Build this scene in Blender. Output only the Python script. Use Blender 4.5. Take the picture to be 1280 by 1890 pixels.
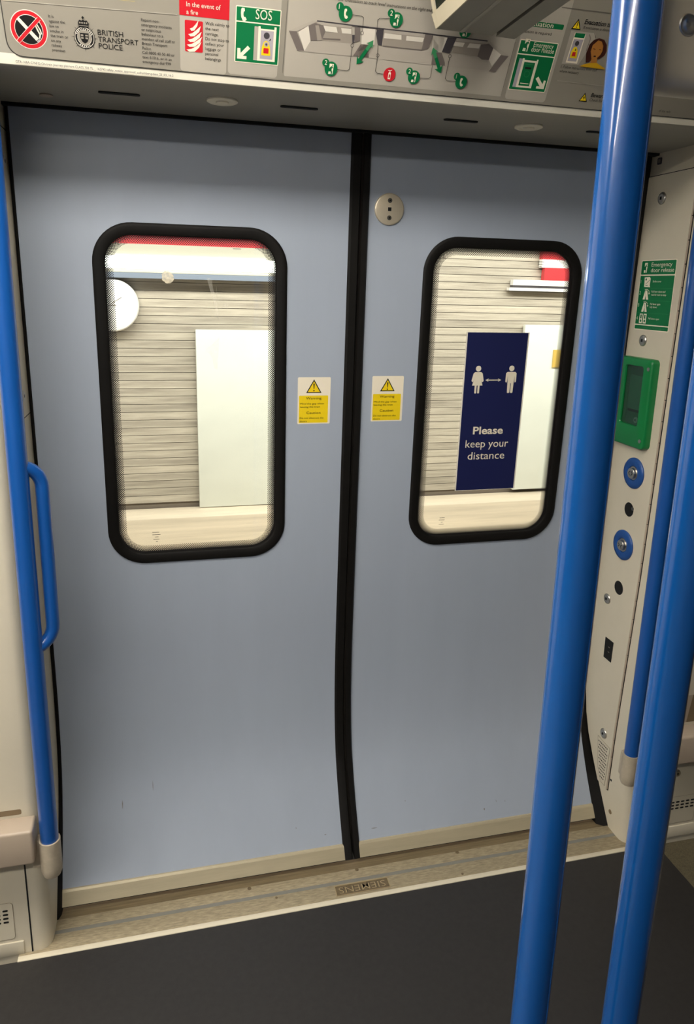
import bpy, bmesh, math, random
from mathutils import Vector, Matrix
random.seed(7)
for o in list(bpy.data.objects): bpy.data.objects.remove(o)
scene = bpy.context.scene
col = scene.collection

# ------------------------------------------------------------------ camera, world, exposure
cam_d = bpy.data.cameras.new('camera'); cam = bpy.data.objects.new('camera', cam_d); col.objects.link(cam)
cam_d.sensor_fit = 'AUTO'; cam_d.sensor_width = 36.0
cam_d.lens = 36.0 * 1328.8 / 1890.0
cam_d.shift_y = -92.0 / 1890.0
cam_d.clip_start = 0.02
YAW, PITCH, ROLL = 0.246315, 0.238668, 0.0257201
fw = Vector((math.sin(YAW)*math.cos(PITCH), math.cos(YAW)*math.cos(PITCH), -math.sin(PITCH)))
rt = Vector((math.cos(YAW), -math.sin(YAW), 0)); up = rt.cross(fw)
r2 = rt*math.cos(ROLL) + up*math.sin(ROLL); u2 = up*math.cos(ROLL) - rt*math.sin(ROLL)
cam.matrix_world = Matrix(((r2.x, u2.x, -fw.x, -0.44696), (r2.y, u2.y, -fw.y, -1.74989), (r2.z, u2.z, -fw.z, 1.53531), (0, 0, 0, 1)))
scene.camera = cam
world = bpy.data.worlds.new('world'); scene.world = world; world.use_nodes = True
bg = world.node_tree.nodes['Background']; bg.inputs[0].default_value = (0.9, 0.92, 1.0, 1); bg.inputs[1].default_value = 0.05
scene.view_settings.view_transform = 'Standard'; scene.view_settings.look = 'None'
scene.view_settings.gamma = 1.0; scene.view_settings.use_curve_mapping = False
scene.view_settings.exposure = 0.1
NEAR_STRIP, FAR_STRIP, PLATFORM_TUBE, STATION_FILL = 18.0, 44.0, 9.0, 40.0

# ------------------------------------------------------------------ materials
def lin(c):
    return tuple(((v/255.0)/12.92 if v/255.0 <= 0.04045 else ((v/255.0+0.055)/1.055)**2.4) for v in c)
MATS = {}
def mat(name, rgb, rough=0.5, metal=0.0, var=0.0, scale=(8, 8, 8), bump=0.0, bscale=(200, 200, 200), spec=0.5, alpha=1.0, coat=0.0, dark=None, emit=0.0):
    m = bpy.data.materials.new(name); m.use_nodes = True; nt = m.node_tree; b = nt.nodes['Principled BSDF']
    c = lin(rgb); b.inputs['Base Color'].default_value = (*c, 1); b.inputs['Roughness'].default_value = rough
    b.inputs['Metallic'].default_value = metal; b.inputs['Specular IOR Level'].default_value = spec; b.inputs['Alpha'].default_value = alpha
    b.inputs['Coat Weight'].default_value = coat; b.inputs['Coat Roughness'].default_value = 0.05
    if emit:
        b.inputs['Emission Color'].default_value = (*c, 1); b.inputs['Emission Strength'].default_value = emit
    if var or bump: tc = nt.nodes.new('ShaderNodeTexCoord')
    if var:
        mp = nt.nodes.new('ShaderNodeMapping'); mp.inputs['Scale'].default_value = scale; nt.links.new(tc.outputs['Object'], mp.inputs['Vector'])
        n = nt.nodes.new('ShaderNodeTexNoise'); n.inputs['Scale'].default_value = 1.0; n.inputs['Detail'].default_value = 6.0; n.inputs['Roughness'].default_value = 0.65
        nt.links.new(mp.outputs[0], n.inputs['Vector'])
        cr = nt.nodes.new('ShaderNodeValToRGB'); cr.color_ramp.elements[0].position = 0.3; cr.color_ramp.elements[1].position = 0.7
        d = lin(dark) if dark else tuple(v*(1-var) for v in c)
        cr.color_ramp.elements[0].color = (*d, 1); cr.color_ramp.elements[1].color = (*[min(1, v*(1+var*0.5)) for v in c], 1)
        nt.links.new(n.outputs[0], cr.inputs[0]); nt.links.new(cr.outputs[0], b.inputs['Base Color'])
    if bump:
        mp2 = nt.nodes.new('ShaderNodeMapping'); mp2.inputs['Scale'].default_value = bscale; nt.links.new(tc.outputs['Object'], mp2.inputs['Vector'])
        n2 = nt.nodes.new('ShaderNodeTexNoise'); n2.inputs['Scale'].default_value = 1.0; n2.inputs['Detail'].default_value = 3.0
        nt.links.new(mp2.outputs[0], n2.inputs['Vector'])
        bp = nt.nodes.new('ShaderNodeBump'); bp.inputs['Strength'].default_value = bump; bp.inputs['Distance'].default_value = 0.001
        nt.links.new(n2.outputs[0], bp.inputs['Height']); nt.links.new(bp.outputs[0], b.inputs['Normal'])
    MATS[name] = m; return m
mat('door_paint', (164, 173, 187), 0.42, var=0.035, scale=(10, 10, 1.2), bump=0.03, bscale=(60, 60, 60))
mat('kick_metal', (186, 175, 148), 0.42, 0.25, var=0.10, scale=(6, 60, 60), bump=0.1, bscale=(20, 300, 300))
mat('rubber', (17, 15, 13), 0.6, var=0.2, scale=(30, 30, 30), spec=0.2)
mat('gap_black', (6, 6, 6), 0.9)
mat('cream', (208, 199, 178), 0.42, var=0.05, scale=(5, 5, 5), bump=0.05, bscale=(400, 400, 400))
mat('bay_dark', (58, 64, 84), 0.6)
mat('bay_grey', (92, 96, 106), 0.6)
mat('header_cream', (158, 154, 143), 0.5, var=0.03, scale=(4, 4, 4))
mat('header_strip', (240, 234, 216), 0.5)  # paler so that the fascia strip's stronger light sits in its colour
mat('taupe', (176, 160, 142), 0.4, var=0.05, scale=(6, 6, 6), bump=0.04, bscale=(300, 300, 300))
mat('taupe_scuffed', (178, 166, 146), 0.5, var=0.18, scale=(30, 30, 30))
mat('recess', (122, 104, 78), 0.6)
mat('blue_pole', (12, 80, 152), 0.22, coat=0.6, var=0.03, scale=(20, 20, 4))
mat('blue_rail', (18, 78, 152), 0.28, coat=0.4, var=0.05, scale=(20, 20, 5))
mat('steel', (205, 200, 190), 0.28, 1.0)
mat('steel_dark', (120, 118, 112), 0.35, 1.0)
mat('brass_steel', (226, 214, 190), 0.36, 0.55, bump=0.1, bscale=(300, 10, 300))
mat('green_paint', (0, 118, 58), 0.38, coat=0.2, var=0.06, scale=(20, 20, 20))
mat('green_dark', (40, 100, 74), 0.35)
mat('green_inner', (66, 124, 98), 0.35)
mat('ring_blue', (22, 72, 140), 0.38)
mat('sill_brown', (132, 116, 88), 0.5, 0.3, var=0.35, scale=(10, 220, 50), bump=0.25, bscale=(40, 400, 100))
mat('sill_tan', (170, 156, 128), 0.5, 0.25, var=0.42, scale=(45, 260, 50), bump=0.4, bscale=(120, 500, 100))
mat('sill_grey', (128, 126, 118), 0.6, 0.1, var=0.1, scale=(20, 20, 20))
mat('nosing', (228, 218, 194), 0.35, 0.15, var=0.05, scale=(10, 60, 10))
mat('plaque', (120, 104, 78), 0.5, 0.3, var=0.3, scale=(60, 60, 60))
mat('plaque_letter', (172, 152, 116), 0.45, 0.3)
mat('floor_dark', (42, 40, 39), 0.5, var=0.22, scale=(60, 60, 60), bump=0.15, bscale=(900, 900, 900))
mat('floor_olive', (96, 88, 68), 0.6, var=0.5, scale=(320, 320, 320), bump=0.1, bscale=(900, 900, 900))
mat('ceiling_white', (214, 212, 204), 0.5)
mat('grey_plastic', (128, 126, 120), 0.4, var=0.04, scale=(10, 10, 10))
mat('grey_plastic_light', (150, 147, 138), 0.4)
mat('bezel', (206, 196, 170), 0.4)
mat('screen_black', (10, 9, 9), 0.2)
mat('casting', (196, 184, 160), 0.38, 0.1, var=0.05, scale=(10, 10, 10))
# print colours
mat('p_sheet', (146, 140, 128), 0.45)
mat('p_card', (176, 169, 156), 0.45)
mat('p_white', (232, 226, 212), 0.45)
mat('p_cream', (238, 228, 206), 0.4)
mat('p_black', (14, 13, 12), 0.5)
mat('p_grey', (120, 115, 106), 0.5)
mat('p_text', (46, 43, 40), 0.5)
mat('p_red', (200, 28, 40), 0.45)
mat('p_green', (0, 112, 62), 0.45)
mat('p_green2', (60, 140, 90), 0.45)
mat('p_yellow', (238, 206, 24), 0.4)
mat('p_navy', (24, 30, 78), 0.45)
mat('p_line', (110, 105, 97), 0.5)
mat('p_car1', (172, 164, 152), 0.5); mat('p_car2', (152, 143, 132), 0.5); mat('p_car3', (112, 103, 98), 0.5); mat('p_car4', (214, 207, 194), 0.5); mat('p_car5', (66, 62, 66), 0.5)
mat('p_hair', (62, 26, 16), 0.5); mat('p_skin', (178, 118, 52), 0.5); mat('p_shirt', (206, 160, 20), 0.5); mat('p_lilac', (172, 165, 172), 0.5)
# outside
mat('station_brick', (204, 196, 180), 0.6, var=0.25, scale=(1.3, 6, 22), dark=(150, 142, 130))
mat('station_joint', (118, 108, 96), 0.8)
mat('station_ledge', (224, 211, 190), 0.6, var=0.2, scale=(0.8, 6, 20))
mat('station_panel', (226, 230, 222), 0.35, var=0.06, scale=(1.5, 2, 3))
mat('station_red', (206, 60, 66), 0.4); mat('station_grey', (176, 174, 160), 0.5); mat('station_blue', (126, 138, 156), 0.5)
mat('station_white', (240, 240, 238), 0.35); mat('station_yellow', (214, 182, 92), 0.5)
mat('tube_glow', (255, 252, 244), 0.5, emit=PLATFORM_TUBE)
mat('strip_near', (255, 249, 238), 0.5, emit=NEAR_STRIP)
mat('strip_far', (255, 249, 238), 0.5, emit=FAR_STRIP)
def per_object_tint(name, lo, hi):
    nt = MATS[name].node_tree; b = nt.nodes['Principled BSDF']; src = b.inputs['Base Color'].links[0].from_socket
    oi = nt.nodes.new('ShaderNodeObjectInfo'); mr = nt.nodes.new('ShaderNodeMapRange'); mr.inputs['To Min'].default_value = lo; mr.inputs['To Max'].default_value = hi
    mx = nt.nodes.new('ShaderNodeVectorMath'); mx.operation = 'SCALE'; nt.links.new(oi.outputs['Random'], mr.inputs[0]); nt.links.new(src, mx.inputs[0]); nt.links.new(mr.outputs[0], mx.inputs['Scale']); nt.links.new(mx.outputs[0], b.inputs['Base Color'])
per_object_tint('station_brick', 0.82, 1.05)
def glass_mat(name, tint, gloss):
    m = bpy.data.materials.new(name); m.use_nodes = True; nt = m.node_tree; nt.nodes.remove(nt.nodes['Principled BSDF'])
    t = nt.nodes.new('ShaderNodeBsdfTransparent'); t.inputs[0].default_value = (*tint, 1)
    g = nt.nodes.new('ShaderNodeBsdfGlossy'); g.inputs['Roughness'].default_value = 0.03
    x = nt.nodes.new('ShaderNodeMixShader'); x.inputs[0].default_value = gloss
    nt.links.new(t.outputs[0], x.inputs[1]); nt.links.new(g.outputs[0], x.inputs[2]); nt.links.new(x.outputs[0], nt.nodes['Material Output'].inputs['Surface'])
    MATS[name] = m
glass_mat('glass', (0.95, 0.97, 0.95), 0.05)
glass_mat('green_glass', (0.58, 0.76, 0.66), 0.10)
def smudge_mat(name, rgb, a):
    m = bpy.data.materials.new(name); m.use_nodes = True; nt = m.node_tree; b = nt.nodes['Principled BSDF']
    b.inputs['Base Color'].default_value = (*lin(rgb), 1); b.inputs['Roughness'].default_value = 0.9
    n = nt.nodes.new('ShaderNodeTexNoise'); n.inputs['Scale'].default_value = 160; tc = nt.nodes.new('ShaderNodeTexCoord'); nt.links.new(tc.outputs['Object'], n.inputs['Vector'])
    mr = nt.nodes.new('ShaderNodeMapRange'); mr.inputs['From Min'].default_value = 0.3; mr.inputs['From Max'].default_value = 0.7; mr.inputs['To Min'].default_value = a*0.6; mr.inputs['To Max'].default_value = a
    nt.links.new(n.outputs[0], mr.inputs[0]); nt.links.new(mr.outputs[0], b.inputs['Alpha']); MATS[name] = m
smudge_mat('dirt', (232, 222, 196), 0.95); smudge_mat('streak', (236, 232, 218), 0.2)  # real dirt; its pale tone also carries the light coming from behind
def frit_mat():
    m = bpy.data.materials.new('frit'); m.use_nodes = True; nt = m.node_tree; N = nt.nodes.new; L = nt.links.new
    b = nt.nodes['Principled BSDF']; b.inputs['Base Color'].default_value = (0.006, 0.005, 0.005, 1); b.inputs['Roughness'].default_value = 0.6
    uv = N('ShaderNodeUVMap'); mp = N('ShaderNodeMapping'); mp.inputs['Rotation'].default_value = (0, 0, math.radians(45)); mp.inputs['Scale'].default_value = (280, 280, 1)
    L(uv.outputs[0], mp.inputs['Vector'])
    v = N('ShaderNodeTexVoronoi'); v.voronoi_dimensions = '2D'; v.inputs['Randomness'].default_value = 0.0; v.inputs['Scale'].default_value = 1.0; L(mp.outputs[0], v.inputs['Vector'])
    s = N('ShaderNodeSeparateXYZ'); L(uv.outputs[0], s.inputs[0])
    mr = N('ShaderNodeMapRange'); mr.inputs['From Min'].default_value = 0.0; mr.inputs['From Max'].default_value = 0.018; mr.inputs['To Min'].default_value = 0.62; mr.inputs['To Max'].default_value = 0.34; L(s.outputs['Y'], mr.inputs[0])
    lt = N('ShaderNodeMath'); lt.operation = 'LESS_THAN'; L(v.outputs['Distance'], lt.inputs[0]); L(mr.outputs[0], lt.inputs[1])
    L(lt.outputs[0], b.inputs['Alpha']); MATS['frit'] = m
frit_mat()

# ------------------------------------------------------------------ helpers
def link(o, parent=None):
    col.objects.link(o)
    if parent is not None: o.parent = parent
    return o
def tag(o, label=None, cat=None, group=None, kind=None):
    for k, v in (('label', label), ('category', cat), ('group', group), ('kind', kind)):
        if v: o[k] = v
    return o
def empty(name, loc=(0, 0, 0)):
    return link(bpy.data.objects.new(name, None))
def mesh(name, verts, faces, m, parent=None, smooth=False, mats=None, fm=None, fix=True, weld=False):
    me = bpy.data.meshes.new(name); me.from_pydata([tuple(v) for v in verts], [], faces)
    for k in (mats or [m]): me.materials.append(MATS[k])
    if fm: me.polygons.foreach_set('material_index', fm)
    if fix:
        bm = bmesh.new(); bm.from_mesh(me)
        if weld: bmesh.ops.remove_doubles(bm, verts=bm.verts, dist=1e-4)
        bmesh.ops.recalc_face_normals(bm, faces=bm.faces); bm.to_mesh(me); bm.free()
    if smooth:
        me.polygons.foreach_set('use_smooth', [True]*len(me.polygons))
        if hasattr(me, 'set_sharp_from_angle'): me.set_sharp_from_angle(angle=math.radians(40))
    me.update(); return link(bpy.data.objects.new(name, me), parent)
def box(name, lo, hi, m, parent=None, bev=0.0, seg=2):
    bm = bmesh.new(); bmesh.ops.create_cube(bm, size=1.0)
    for v in bm.verts: v.co = Vector([(lo[i]+hi[i])/2 + v.co[i]*(hi[i]-lo[i]) for i in range(3)])
    if bev: bmesh.ops.bevel(bm, geom=list(bm.edges), offset=bev, segments=seg, profile=0.5, affect='EDGES')
    me = bpy.data.meshes.new(name); bm.to_mesh(me); bm.free(); me.materials.append(MATS[m])
    if bev:
        me.polygons.foreach_set('use_smooth', [True]*len(me.polygons)); me.set_sharp_from_angle(angle=math.radians(35))
    return link(bpy.data.objects.new(name, me), parent)
def tube(name, pts, r, m, parent=None, n=24, cap=True, rs=None):
    pts = [Vector(p) for p in pts]; V = []; F = []
    t0 = (pts[1]-pts[0]).normalized(); a = Vector((1, 0, 0)) if abs(t0.x) < 0.8 else Vector((0, 1, 0))
    nrm = (a - t0*a.dot(t0)).normalized()
    for i, p in enumerate(pts):
        t = (pts[min(i+1, len(pts)-1)] - pts[max(i-1, 0)]).normalized(); nrm = (nrm - t*nrm.dot(t)).normalized(); b = t.cross(nrm)
        rr_ = rs[i] if rs else r
        for k in range(n):
            an = 2*math.pi*k/n; V.append(p + (nrm*math.cos(an) + b*math.sin(an))*rr_)
    for i in range(len(pts)-1):
        for k in range(n): F.append((i*n+k, i*n+(k+1) % n, (i+1)*n+(k+1) % n, (i+1)*n+k))
    if cap: F.append(tuple(range(n))[::-1]); F.append(tuple(range((len(pts)-1)*n, len(pts)*n)))
    return mesh(name, V, F, m, parent, smooth=True)
def rr(x0, y0, x1, y1, r, n=8):
    out = []
    for cx, cy, a0 in ((x1-r, y1-r, 0), (x0+r, y1-r, 90), (x0+r, y0+r, 180), (x1-r, y0+r, 270)):
        for k in range(n+1):
            a = math.radians(a0 + 90*k/n); out.append((cx + r*math.cos(a), cy + r*math.sin(a)))
    return out
class Plane:
    def __init__(s, O, U, V):
        s.O, s.U, s.V = Vector(O), Vector(U), Vector(V); s.N = s.U.cross(s.V).normalized()
    def at(s, u, v, h=0.0): return s.O + s.U*u + s.V*v + s.N*h
class Art:
    """flat print on a plane: collects shapes and builds one mesh, one slot per ink"""
    def __init__(s, pl, h=0.0004): s.pl, s.h, s.v, s.f, s.i, s.inks = pl, h, [], [], [], []
    def ink(s, m):
        if m not in s.inks: s.inks.append(m)
        return s.inks.index(m)
    def poly(s, pts, m, lay=0):
        b = len(s.v); s.v += [s.pl.at(p[0], p[1], s.h + lay*0.0002) for p in pts]; s.f.append(tuple(range(b, b+len(pts)))); s.i.append(s.ink(m)); return s
    def disc(s, c, r, m, lay=0, n=28, ry=None, cu=None):
        return s.poly([(c[0]+r*math.cos(2*math.pi*k/n), c[1]+(ry or r)*math.sin(2*math.pi*k/n)) for k in range(n)], m, lay)
    def ring(s, c, r0, r1, m, lay=0, n=36):
        for k in range(n):
            a, b = 2*math.pi*k/n, 2*math.pi*(k+1)/n
            s.poly([(c[0]+q*math.cos(t), c[1]+q*math.sin(t)) for q, t in ((r0, a), (r1, a), (r1, b), (r0, b))], m, lay)
        return s
    def line(s, pts, w, m, lay=0):
        for p, q in zip(pts[:-1], pts[1:]):
            dx, dy = q[0]-p[0], q[1]-p[1]; l = math.hypot(dx, dy) or 1; nx, ny = -dy/l*w/2, dx/l*w/2; ex, ey = dx/l*w*0.3, dy/l*w*0.3
            s.poly([(p[0]+nx-ex, p[1]+ny-ey), (p[0]-nx-ex, p[1]-ny-ey), (q[0]-nx+ex, q[1]-ny+ey), (q[0]+nx+ex, q[1]+ny+ey)], m, lay)
        return s
    def rect(s, a, b, m, lay=0, r=0.0):
        x0, x1 = sorted((a[0], b[0])); y0, y1 = sorted((a[1], b[1]))
        return s.poly(rr(x0, y0, x1, y1, r, 5) if r else [(x0, y0), (x1, y0), (x1, y1), (x0, y1)], m, lay)
    def build(s, name, parent=None):
        return mesh(name, s.v, s.f, None, parent, mats=s.inks, fm=s.i, fix=False)
TXT = {}
def text_mesh(body, bold=0.0):
    if (body, bold) in TXT: return TXT[(body, bold)]
    cu = bpy.data.curves.new('txt', 'FONT'); cu.body = body; cu.size = 1.0; cu.resolution_u = 3; cu.offset = bold; cu.fill_mode = 'FRONT'
    ob = bpy.data.objects.new('txt', cu); col.objects.link(ob); bpy.context.view_layer.update()
    me = bpy.data.meshes.new_from_object(ob); col.objects.unlink(ob); bpy.data.objects.remove(ob)
    v = [(p.co.x, p.co.y) for p in me.vertices]; f = [tuple(p.vertices) for p in me.polygons]
    TXT[(body, bold)] = (v, f); bpy.data.meshes.remove(me); return v, f
CAP = max(p[1] for p in text_mesh('H')[0])
def text(pl, body, pos, h, m, parent, width=None, align='L', lay=2, bold=0.0, base=0.0004, sx=0.95, name='lettering', slant=0.0):
    """body: a string or list of lines; pos = baseline start of the first line; h = cap height"""
    lines = body if isinstance(body, list) else [body]; V = []; F = []
    for li, s in enumerate(lines):
        v, f = text_mesh(s, bold)
        if not v: continue
        x0, x1 = min(p[0] for p in v), max(p[0] for p in v); k = h/CAP; kx = k*sx
        if width and not isinstance(body, list): kx = width/(x1-x0)
        if width and isinstance(body, list) and isinstance(width, (list, tuple)) and width[li]: kx = width[li]/(x1-x0)
        off = {'L': 0, 'C': -(x1-x0)*kx/2, 'R': -(x1-x0)*kx}[align]
        b = len(V); V += [pl.at(pos[0]+off+(p[0]-x0)*kx+slant*p[1]*k, pos[1]-li*h*1.62+p[1]*k, base+lay*0.0002) for p in v]; F += [tuple(q+b for q in g) for g in f]
    return mesh(name, V, F, m, parent, fix=False)
def disc_lathe(name, pl, c, prof, m, parent=None, n=32, mats=None):
    """turned shape about the plane's normal; prof = [(radius, height)...] from the rim to the centre"""
    V = []; F = []
    for r, h in prof:
        for k in range(n):
            a = 2*math.pi*k/n; V.append(pl.at(c[0]+r*math.cos(a), c[1]+r*math.sin(a), h))
    for i in range(len(prof)-1):
        for k in range(n): F.append((i*n+k, i*n+(k+1) % n, (i+1)*n+(k+1) % n, (i+1)*n+k))
    F.append(tuple(range((len(prof)-1)*n, len(prof)*n)))
    return mesh(name, V, F, m, parent, smooth=True)
def slab(name, pl, pts, h0, h1, m, parent=None):
    """polygon extruded from height h0 to h1 above a plane"""
    n = len(pts); V = [pl.at(p[0], p[1], h0) for p in pts] + [pl.at(p[0], p[1], h1) for p in pts]
    return mesh(name, V, [tuple(range(n))[::-1], tuple(range(n, 2*n))] + [(k, (k+1) % n, n+(k+1) % n, n+k) for k in range(n)], m, parent)
def loops(name, pl, ls, m, parent=None, close_last=False):
    """ls = list of (outline points, height): skins between successive outlines"""
    n = len(ls[0][0]); V = []; F = []
    for pts, h in ls: V += [pl.at(p[0], p[1], h) for p in pts]
    for i in range(len(ls)-1):
        for k in range(n): F.append((i*n+k, i*n+(k+1) % n, (i+1)*n+(k+1) % n, (i+1)*n+k))
    if close_last: F.append(tuple(range((len(ls)-1)*n, len(ls)*n)))
    return mesh(name, V, F, m, parent, smooth=True)
def interp(tab, z):
    if z <= tab[0][0]: return tab[0][1]
    for (a, p), (b, q) in zip(tab[:-1], tab[1:]):
        if z <= b: return p + (q-p)*(z-a)/(b-a)
    return tab[-1][1]
PROF = [(-.05, -.178), (0.012, -.1435), (.056, -.118), (.11, -.0872), (.173, -.0548), (.21, -.0378), (.237, -.0270), (.28, -.0132), (.33, -.0022), (.385, .0056), (.44, .0103), (.5, .0129), (.57, .0135), (.64, .0121), (.72, .0097), (.80, .00715), (.9, .00374), (1.1, -.00308), (1.9, -.03036), (2.2, -.04059)]
def prof(z):
    P = PROF; i = max(0, min(len(P)-2, next((k for k in range(len(P)-1) if z <= P[k+1][0]), len(P)-2)))
    sl = lambda k: (P[k+1][1]-P[k][1])/(P[k+1][0]-P[k][0])
    tan = lambda k: sl(0) if k == 0 else (sl(len(P)-2) if k == len(P)-1 else (sl(k-1)*(P[k+1][0]-P[k][0])+sl(k)*(P[k][0]-P[k-1][0]))/(P[k+1][0]-P[k-1][0]))
    h = P[i+1][0]-P[i][0]; t = max(0.0, min(1.0, (z-P[i][0])/h)); t2, t3 = t*t, t*t*t
    return (2*t3-3*t2+1)*P[i][1] + (t3-2*t2+t)*h*tan(i) + (3*t2-2*t3)*P[i+1][1] + (t3-t2)*h*tan(i+1)
DOOR = Plane((0, 0.0341*1.0097, 0), (1, 0, 0), (0, -0.0341, 1))
TH = math.radians(28)
FAS = Plane((0, -.33, 1.879), (1, 0, 0), (0, -math.sin(TH), math.cos(TH)))
XR, XL = 0.775, 0.757
RPX = 0.7715
REV = Plane((RPX, 0, 0), (0, -1, 0), (0, 0, 1))
LREV = Plane((-XL, 0, 0), (0, 1, 0), (0, 0, 1))
SILL = Plane((0, 0, 0), (1, 0, 0), (0, 1, 0))
SOF = Plane((0, 0, 1.881), (1, 0, 0), (0, -1, 0))     # faces down
WAL = Plane((0, -.25, 0), (1, 0, 0), (0, 0, 1))

# ------------------------------------------------------------------ the carriage shell
YB = -2.5
def quad(name, pts, m, label, parent=None):
    o = mesh(name, pts, [(0, 1, 2, 3)], m, parent, fix=False)
    if parent is None: tag(o, label, kind='structure')
    return o
floor = box('floor', (-3, YB, -.06), (3, -.272, 0), 'floor_dark'); tag(floor, 'dark grey vinyl floor of the train vestibule', kind='structure')
box('seating_bay_floor', (.87, YB, 0), (3, -.272, .0012), 'floor_olive', floor)
box('seating_bay_floor', (-3, YB, 0), (-.88, -.272, .0012), 'floor_olive', floor)
ceil = box('ceiling', (-3, YB, 2.2), (3, -.49, 2.24), 'ceiling_white'); tag(ceil, 'white train ceiling', kind='structure')
wb = box('wall_back', (-3, YB-.05, -.06), (3, YB, 2.24), 'bay_grey'); tag(wb, 'dim grey wall on the far side of the carriage', kind='structure')
for nm, x in (('wall_end_1', -3.05), ('wall_end_2', 3.0)):
    w = box(nm, (x, YB-.05, -.06), (x+.05, 0.1, 2.5), 'bay_dark'); tag(w, 'dark bulkhead at the end of the bay', kind='structure')
# side walls with the door reveals: the outer edge follows the curved body side
EDGE = [(-.06, -.205), (0.0, -.176), (.066, -.132), (.11, -.102), (.165, -.066), (.224, -.032), (.28, -.010), (.353, .006), (.44, .015), (.6, .018), (.8, .015), (1.06, .011), (1.145, .009), (1.377, .0), (1.7, -.008), (1.83, -.012), (1.9, -.014)]
def side_wall(name, s, xr, label):
    zs = [-.06, 0, .03, .066, .09, .11, .14, .165, .195, .224, .25, .28, .315, .353, .4, .44, .52, .6, .7, .8, .93, 1.06, 1.145, 1.377, 1.7, 1.83, 1.895]
    V = []; F = []
    for z in zs:
        cols = [(xr+.03, interp(EDGE, z)+.01), (xr, interp(EDGE, z))] + [(xr, -.222)]
        for k in range(1, 6):
            a = math.radians(90*k/5); cols.append((xr+.028-.028*math.cos(a), -.222-.028*math.sin(a)))
        cols.append((3.0, -.25))
        V += [(s*x, y, z) for x, y in cols]
    n = 9
    for i in range(len(zs)-1):
        for k in range(n-1): F.append((i*n+k, i*n+k+1, (i+1)*n+k+1, (i+1)*n+k))
    o = mesh(name, V, F, 'cream', smooth=True); return tag(o, label, kind='structure')
wr = side_wall('wall_right', 1, XR, 'cream side wall and door reveal beyond the emergency release')
wl = side_wall('wall_left', -1, XL, 'cream side wall and door reveal by the looped handrail')
# skirting and its joint line
for nm, s, xr in (('baseboard_right', 1, XR), ('baseboard_left', -1, XL)):
    x0, x1 = sorted((s*(xr+.06), s*3.0)); b = box(nm, (x0, -.2535, .0), (x1, -.249, .036), 'cream', bev=.001); tag(b, 'cream skirting strip along the bottom of the side wall', kind='structure')

# ------------------------------------------------------------------ header above the doors
sec = [(.03, 1.8835), (-.318, 1.8800)] + [(-.318-.012*math.sin(math.radians(a)), 1.8800+.0022*(1-math.cos(math.radians(a)))) for a in (20, 45, 70, 90)]
hd = [(p[0], p[1]) for p in sec]
st = FAS.at(0, 0.008, 0); en = FAS.at(0, 0.0195, 0)
hV = []; hF = []
path = hd
for x in (-2.99, 2.99): hV += [(x, y, z) for y, z in path]
n = len(path)
hF = [(k, k+1, n+k+1, n+k) for k in range(n-1)]
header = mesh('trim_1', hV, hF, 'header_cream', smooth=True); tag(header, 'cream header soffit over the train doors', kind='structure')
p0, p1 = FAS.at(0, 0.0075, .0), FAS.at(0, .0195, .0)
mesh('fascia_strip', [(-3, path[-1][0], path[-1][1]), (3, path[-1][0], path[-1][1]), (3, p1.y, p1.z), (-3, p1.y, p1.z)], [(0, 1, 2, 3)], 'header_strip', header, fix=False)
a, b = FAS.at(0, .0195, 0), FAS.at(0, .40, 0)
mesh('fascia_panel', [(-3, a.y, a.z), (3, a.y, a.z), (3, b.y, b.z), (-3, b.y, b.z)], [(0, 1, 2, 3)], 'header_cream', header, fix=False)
box('seal_line', (-.78, -.042, 1.877), (.78, -.02, 1.8838), 'gap_black', header)
def soffit_slot(c):
    o = rr(c[0]-.038, -c[1]-.0065, c[0]+.038, -c[1]+.0065, .006, 5)
    return loops('slot', SOF, [(o, .0005), (o, .002), ([(c[0]+(p[0]-c[0])*.93, -c[1]+(p[1]+c[1])*.7) for p in o], .0022)], 'gap_black', header, True)
for c in ((-0.5196,-0.1978), (-0.1760,-0.2075), (0.1663,-0.2140), (0.4988,-0.2151)): soffit_slot(c)
for c in ((-0.3279,-0.2113), (0.3230,-0.2125)):
    d = disc_lathe('speaker_disc', SOF, (c[0], -c[1]), [(.030, .0), (.030, .003), (.027, .0045), (.020, .0042), (.018, .003), (.012, .0036)], 'header_strip', header)
    disc_lathe('disc_centre', SOF, (c[0], -c[1]), [(.013, .003), (.012, .006), (.008, .0065)], 'header_strip', d)
disc_lathe('plug', SOF, (-.658, .135), [(.012, 0), (.012, .002), (.006, .0022)], 'taupe', header)

# ------------------------------------------------------------------ door sill
sill_o = empty('trim_2'); tag(sill_o, 'worn brown metal door sill plates with embossed maker plaque', kind='structure')
SX0, SX1 = -.83, .83
box('sill_plate', (SX0, -.170, -.03), (SX1, -.134, -.004), 'sill_brown', sill_o)
box('door_gap_shade', (SX0, -.134, -.03), (SX1, -.03, -.018), 'gap_black', sill_o)  # black colour puts the shade under the doors into this strip
box('sill_plate', (SX0, -.203, -.03), (SX1, -.1715, 0), 'sill_tan', sill_o, bev=.0008)
box('anti_slip_strip', (SX0, -.2135, -.03), (SX1, -.203, -.0004), 'sill_grey', sill_o)
box('sill_plate', (SX0, -.2595, -.03), (SX1, -.2135, 0), 'sill_tan', sill_o, bev=.0008)
box('nosing', (SX0, -.2735, -.03), (SX1, -.2595, .0022), 'nosing', sill_o, bev=.0015)
screw_pts = [(0.0055,-0.1754), (0.2966,-0.1752), (-0.2849,-0.1769), (0.5767,-0.1767)]
for i, c in enumerate(screw_pts):
    disc_lathe('screw', SILL, c, [(.0052, .0), (.005, .0008), (.003, .001), (.0022, .0002)], 'plaque', sill_o, 14)
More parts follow.
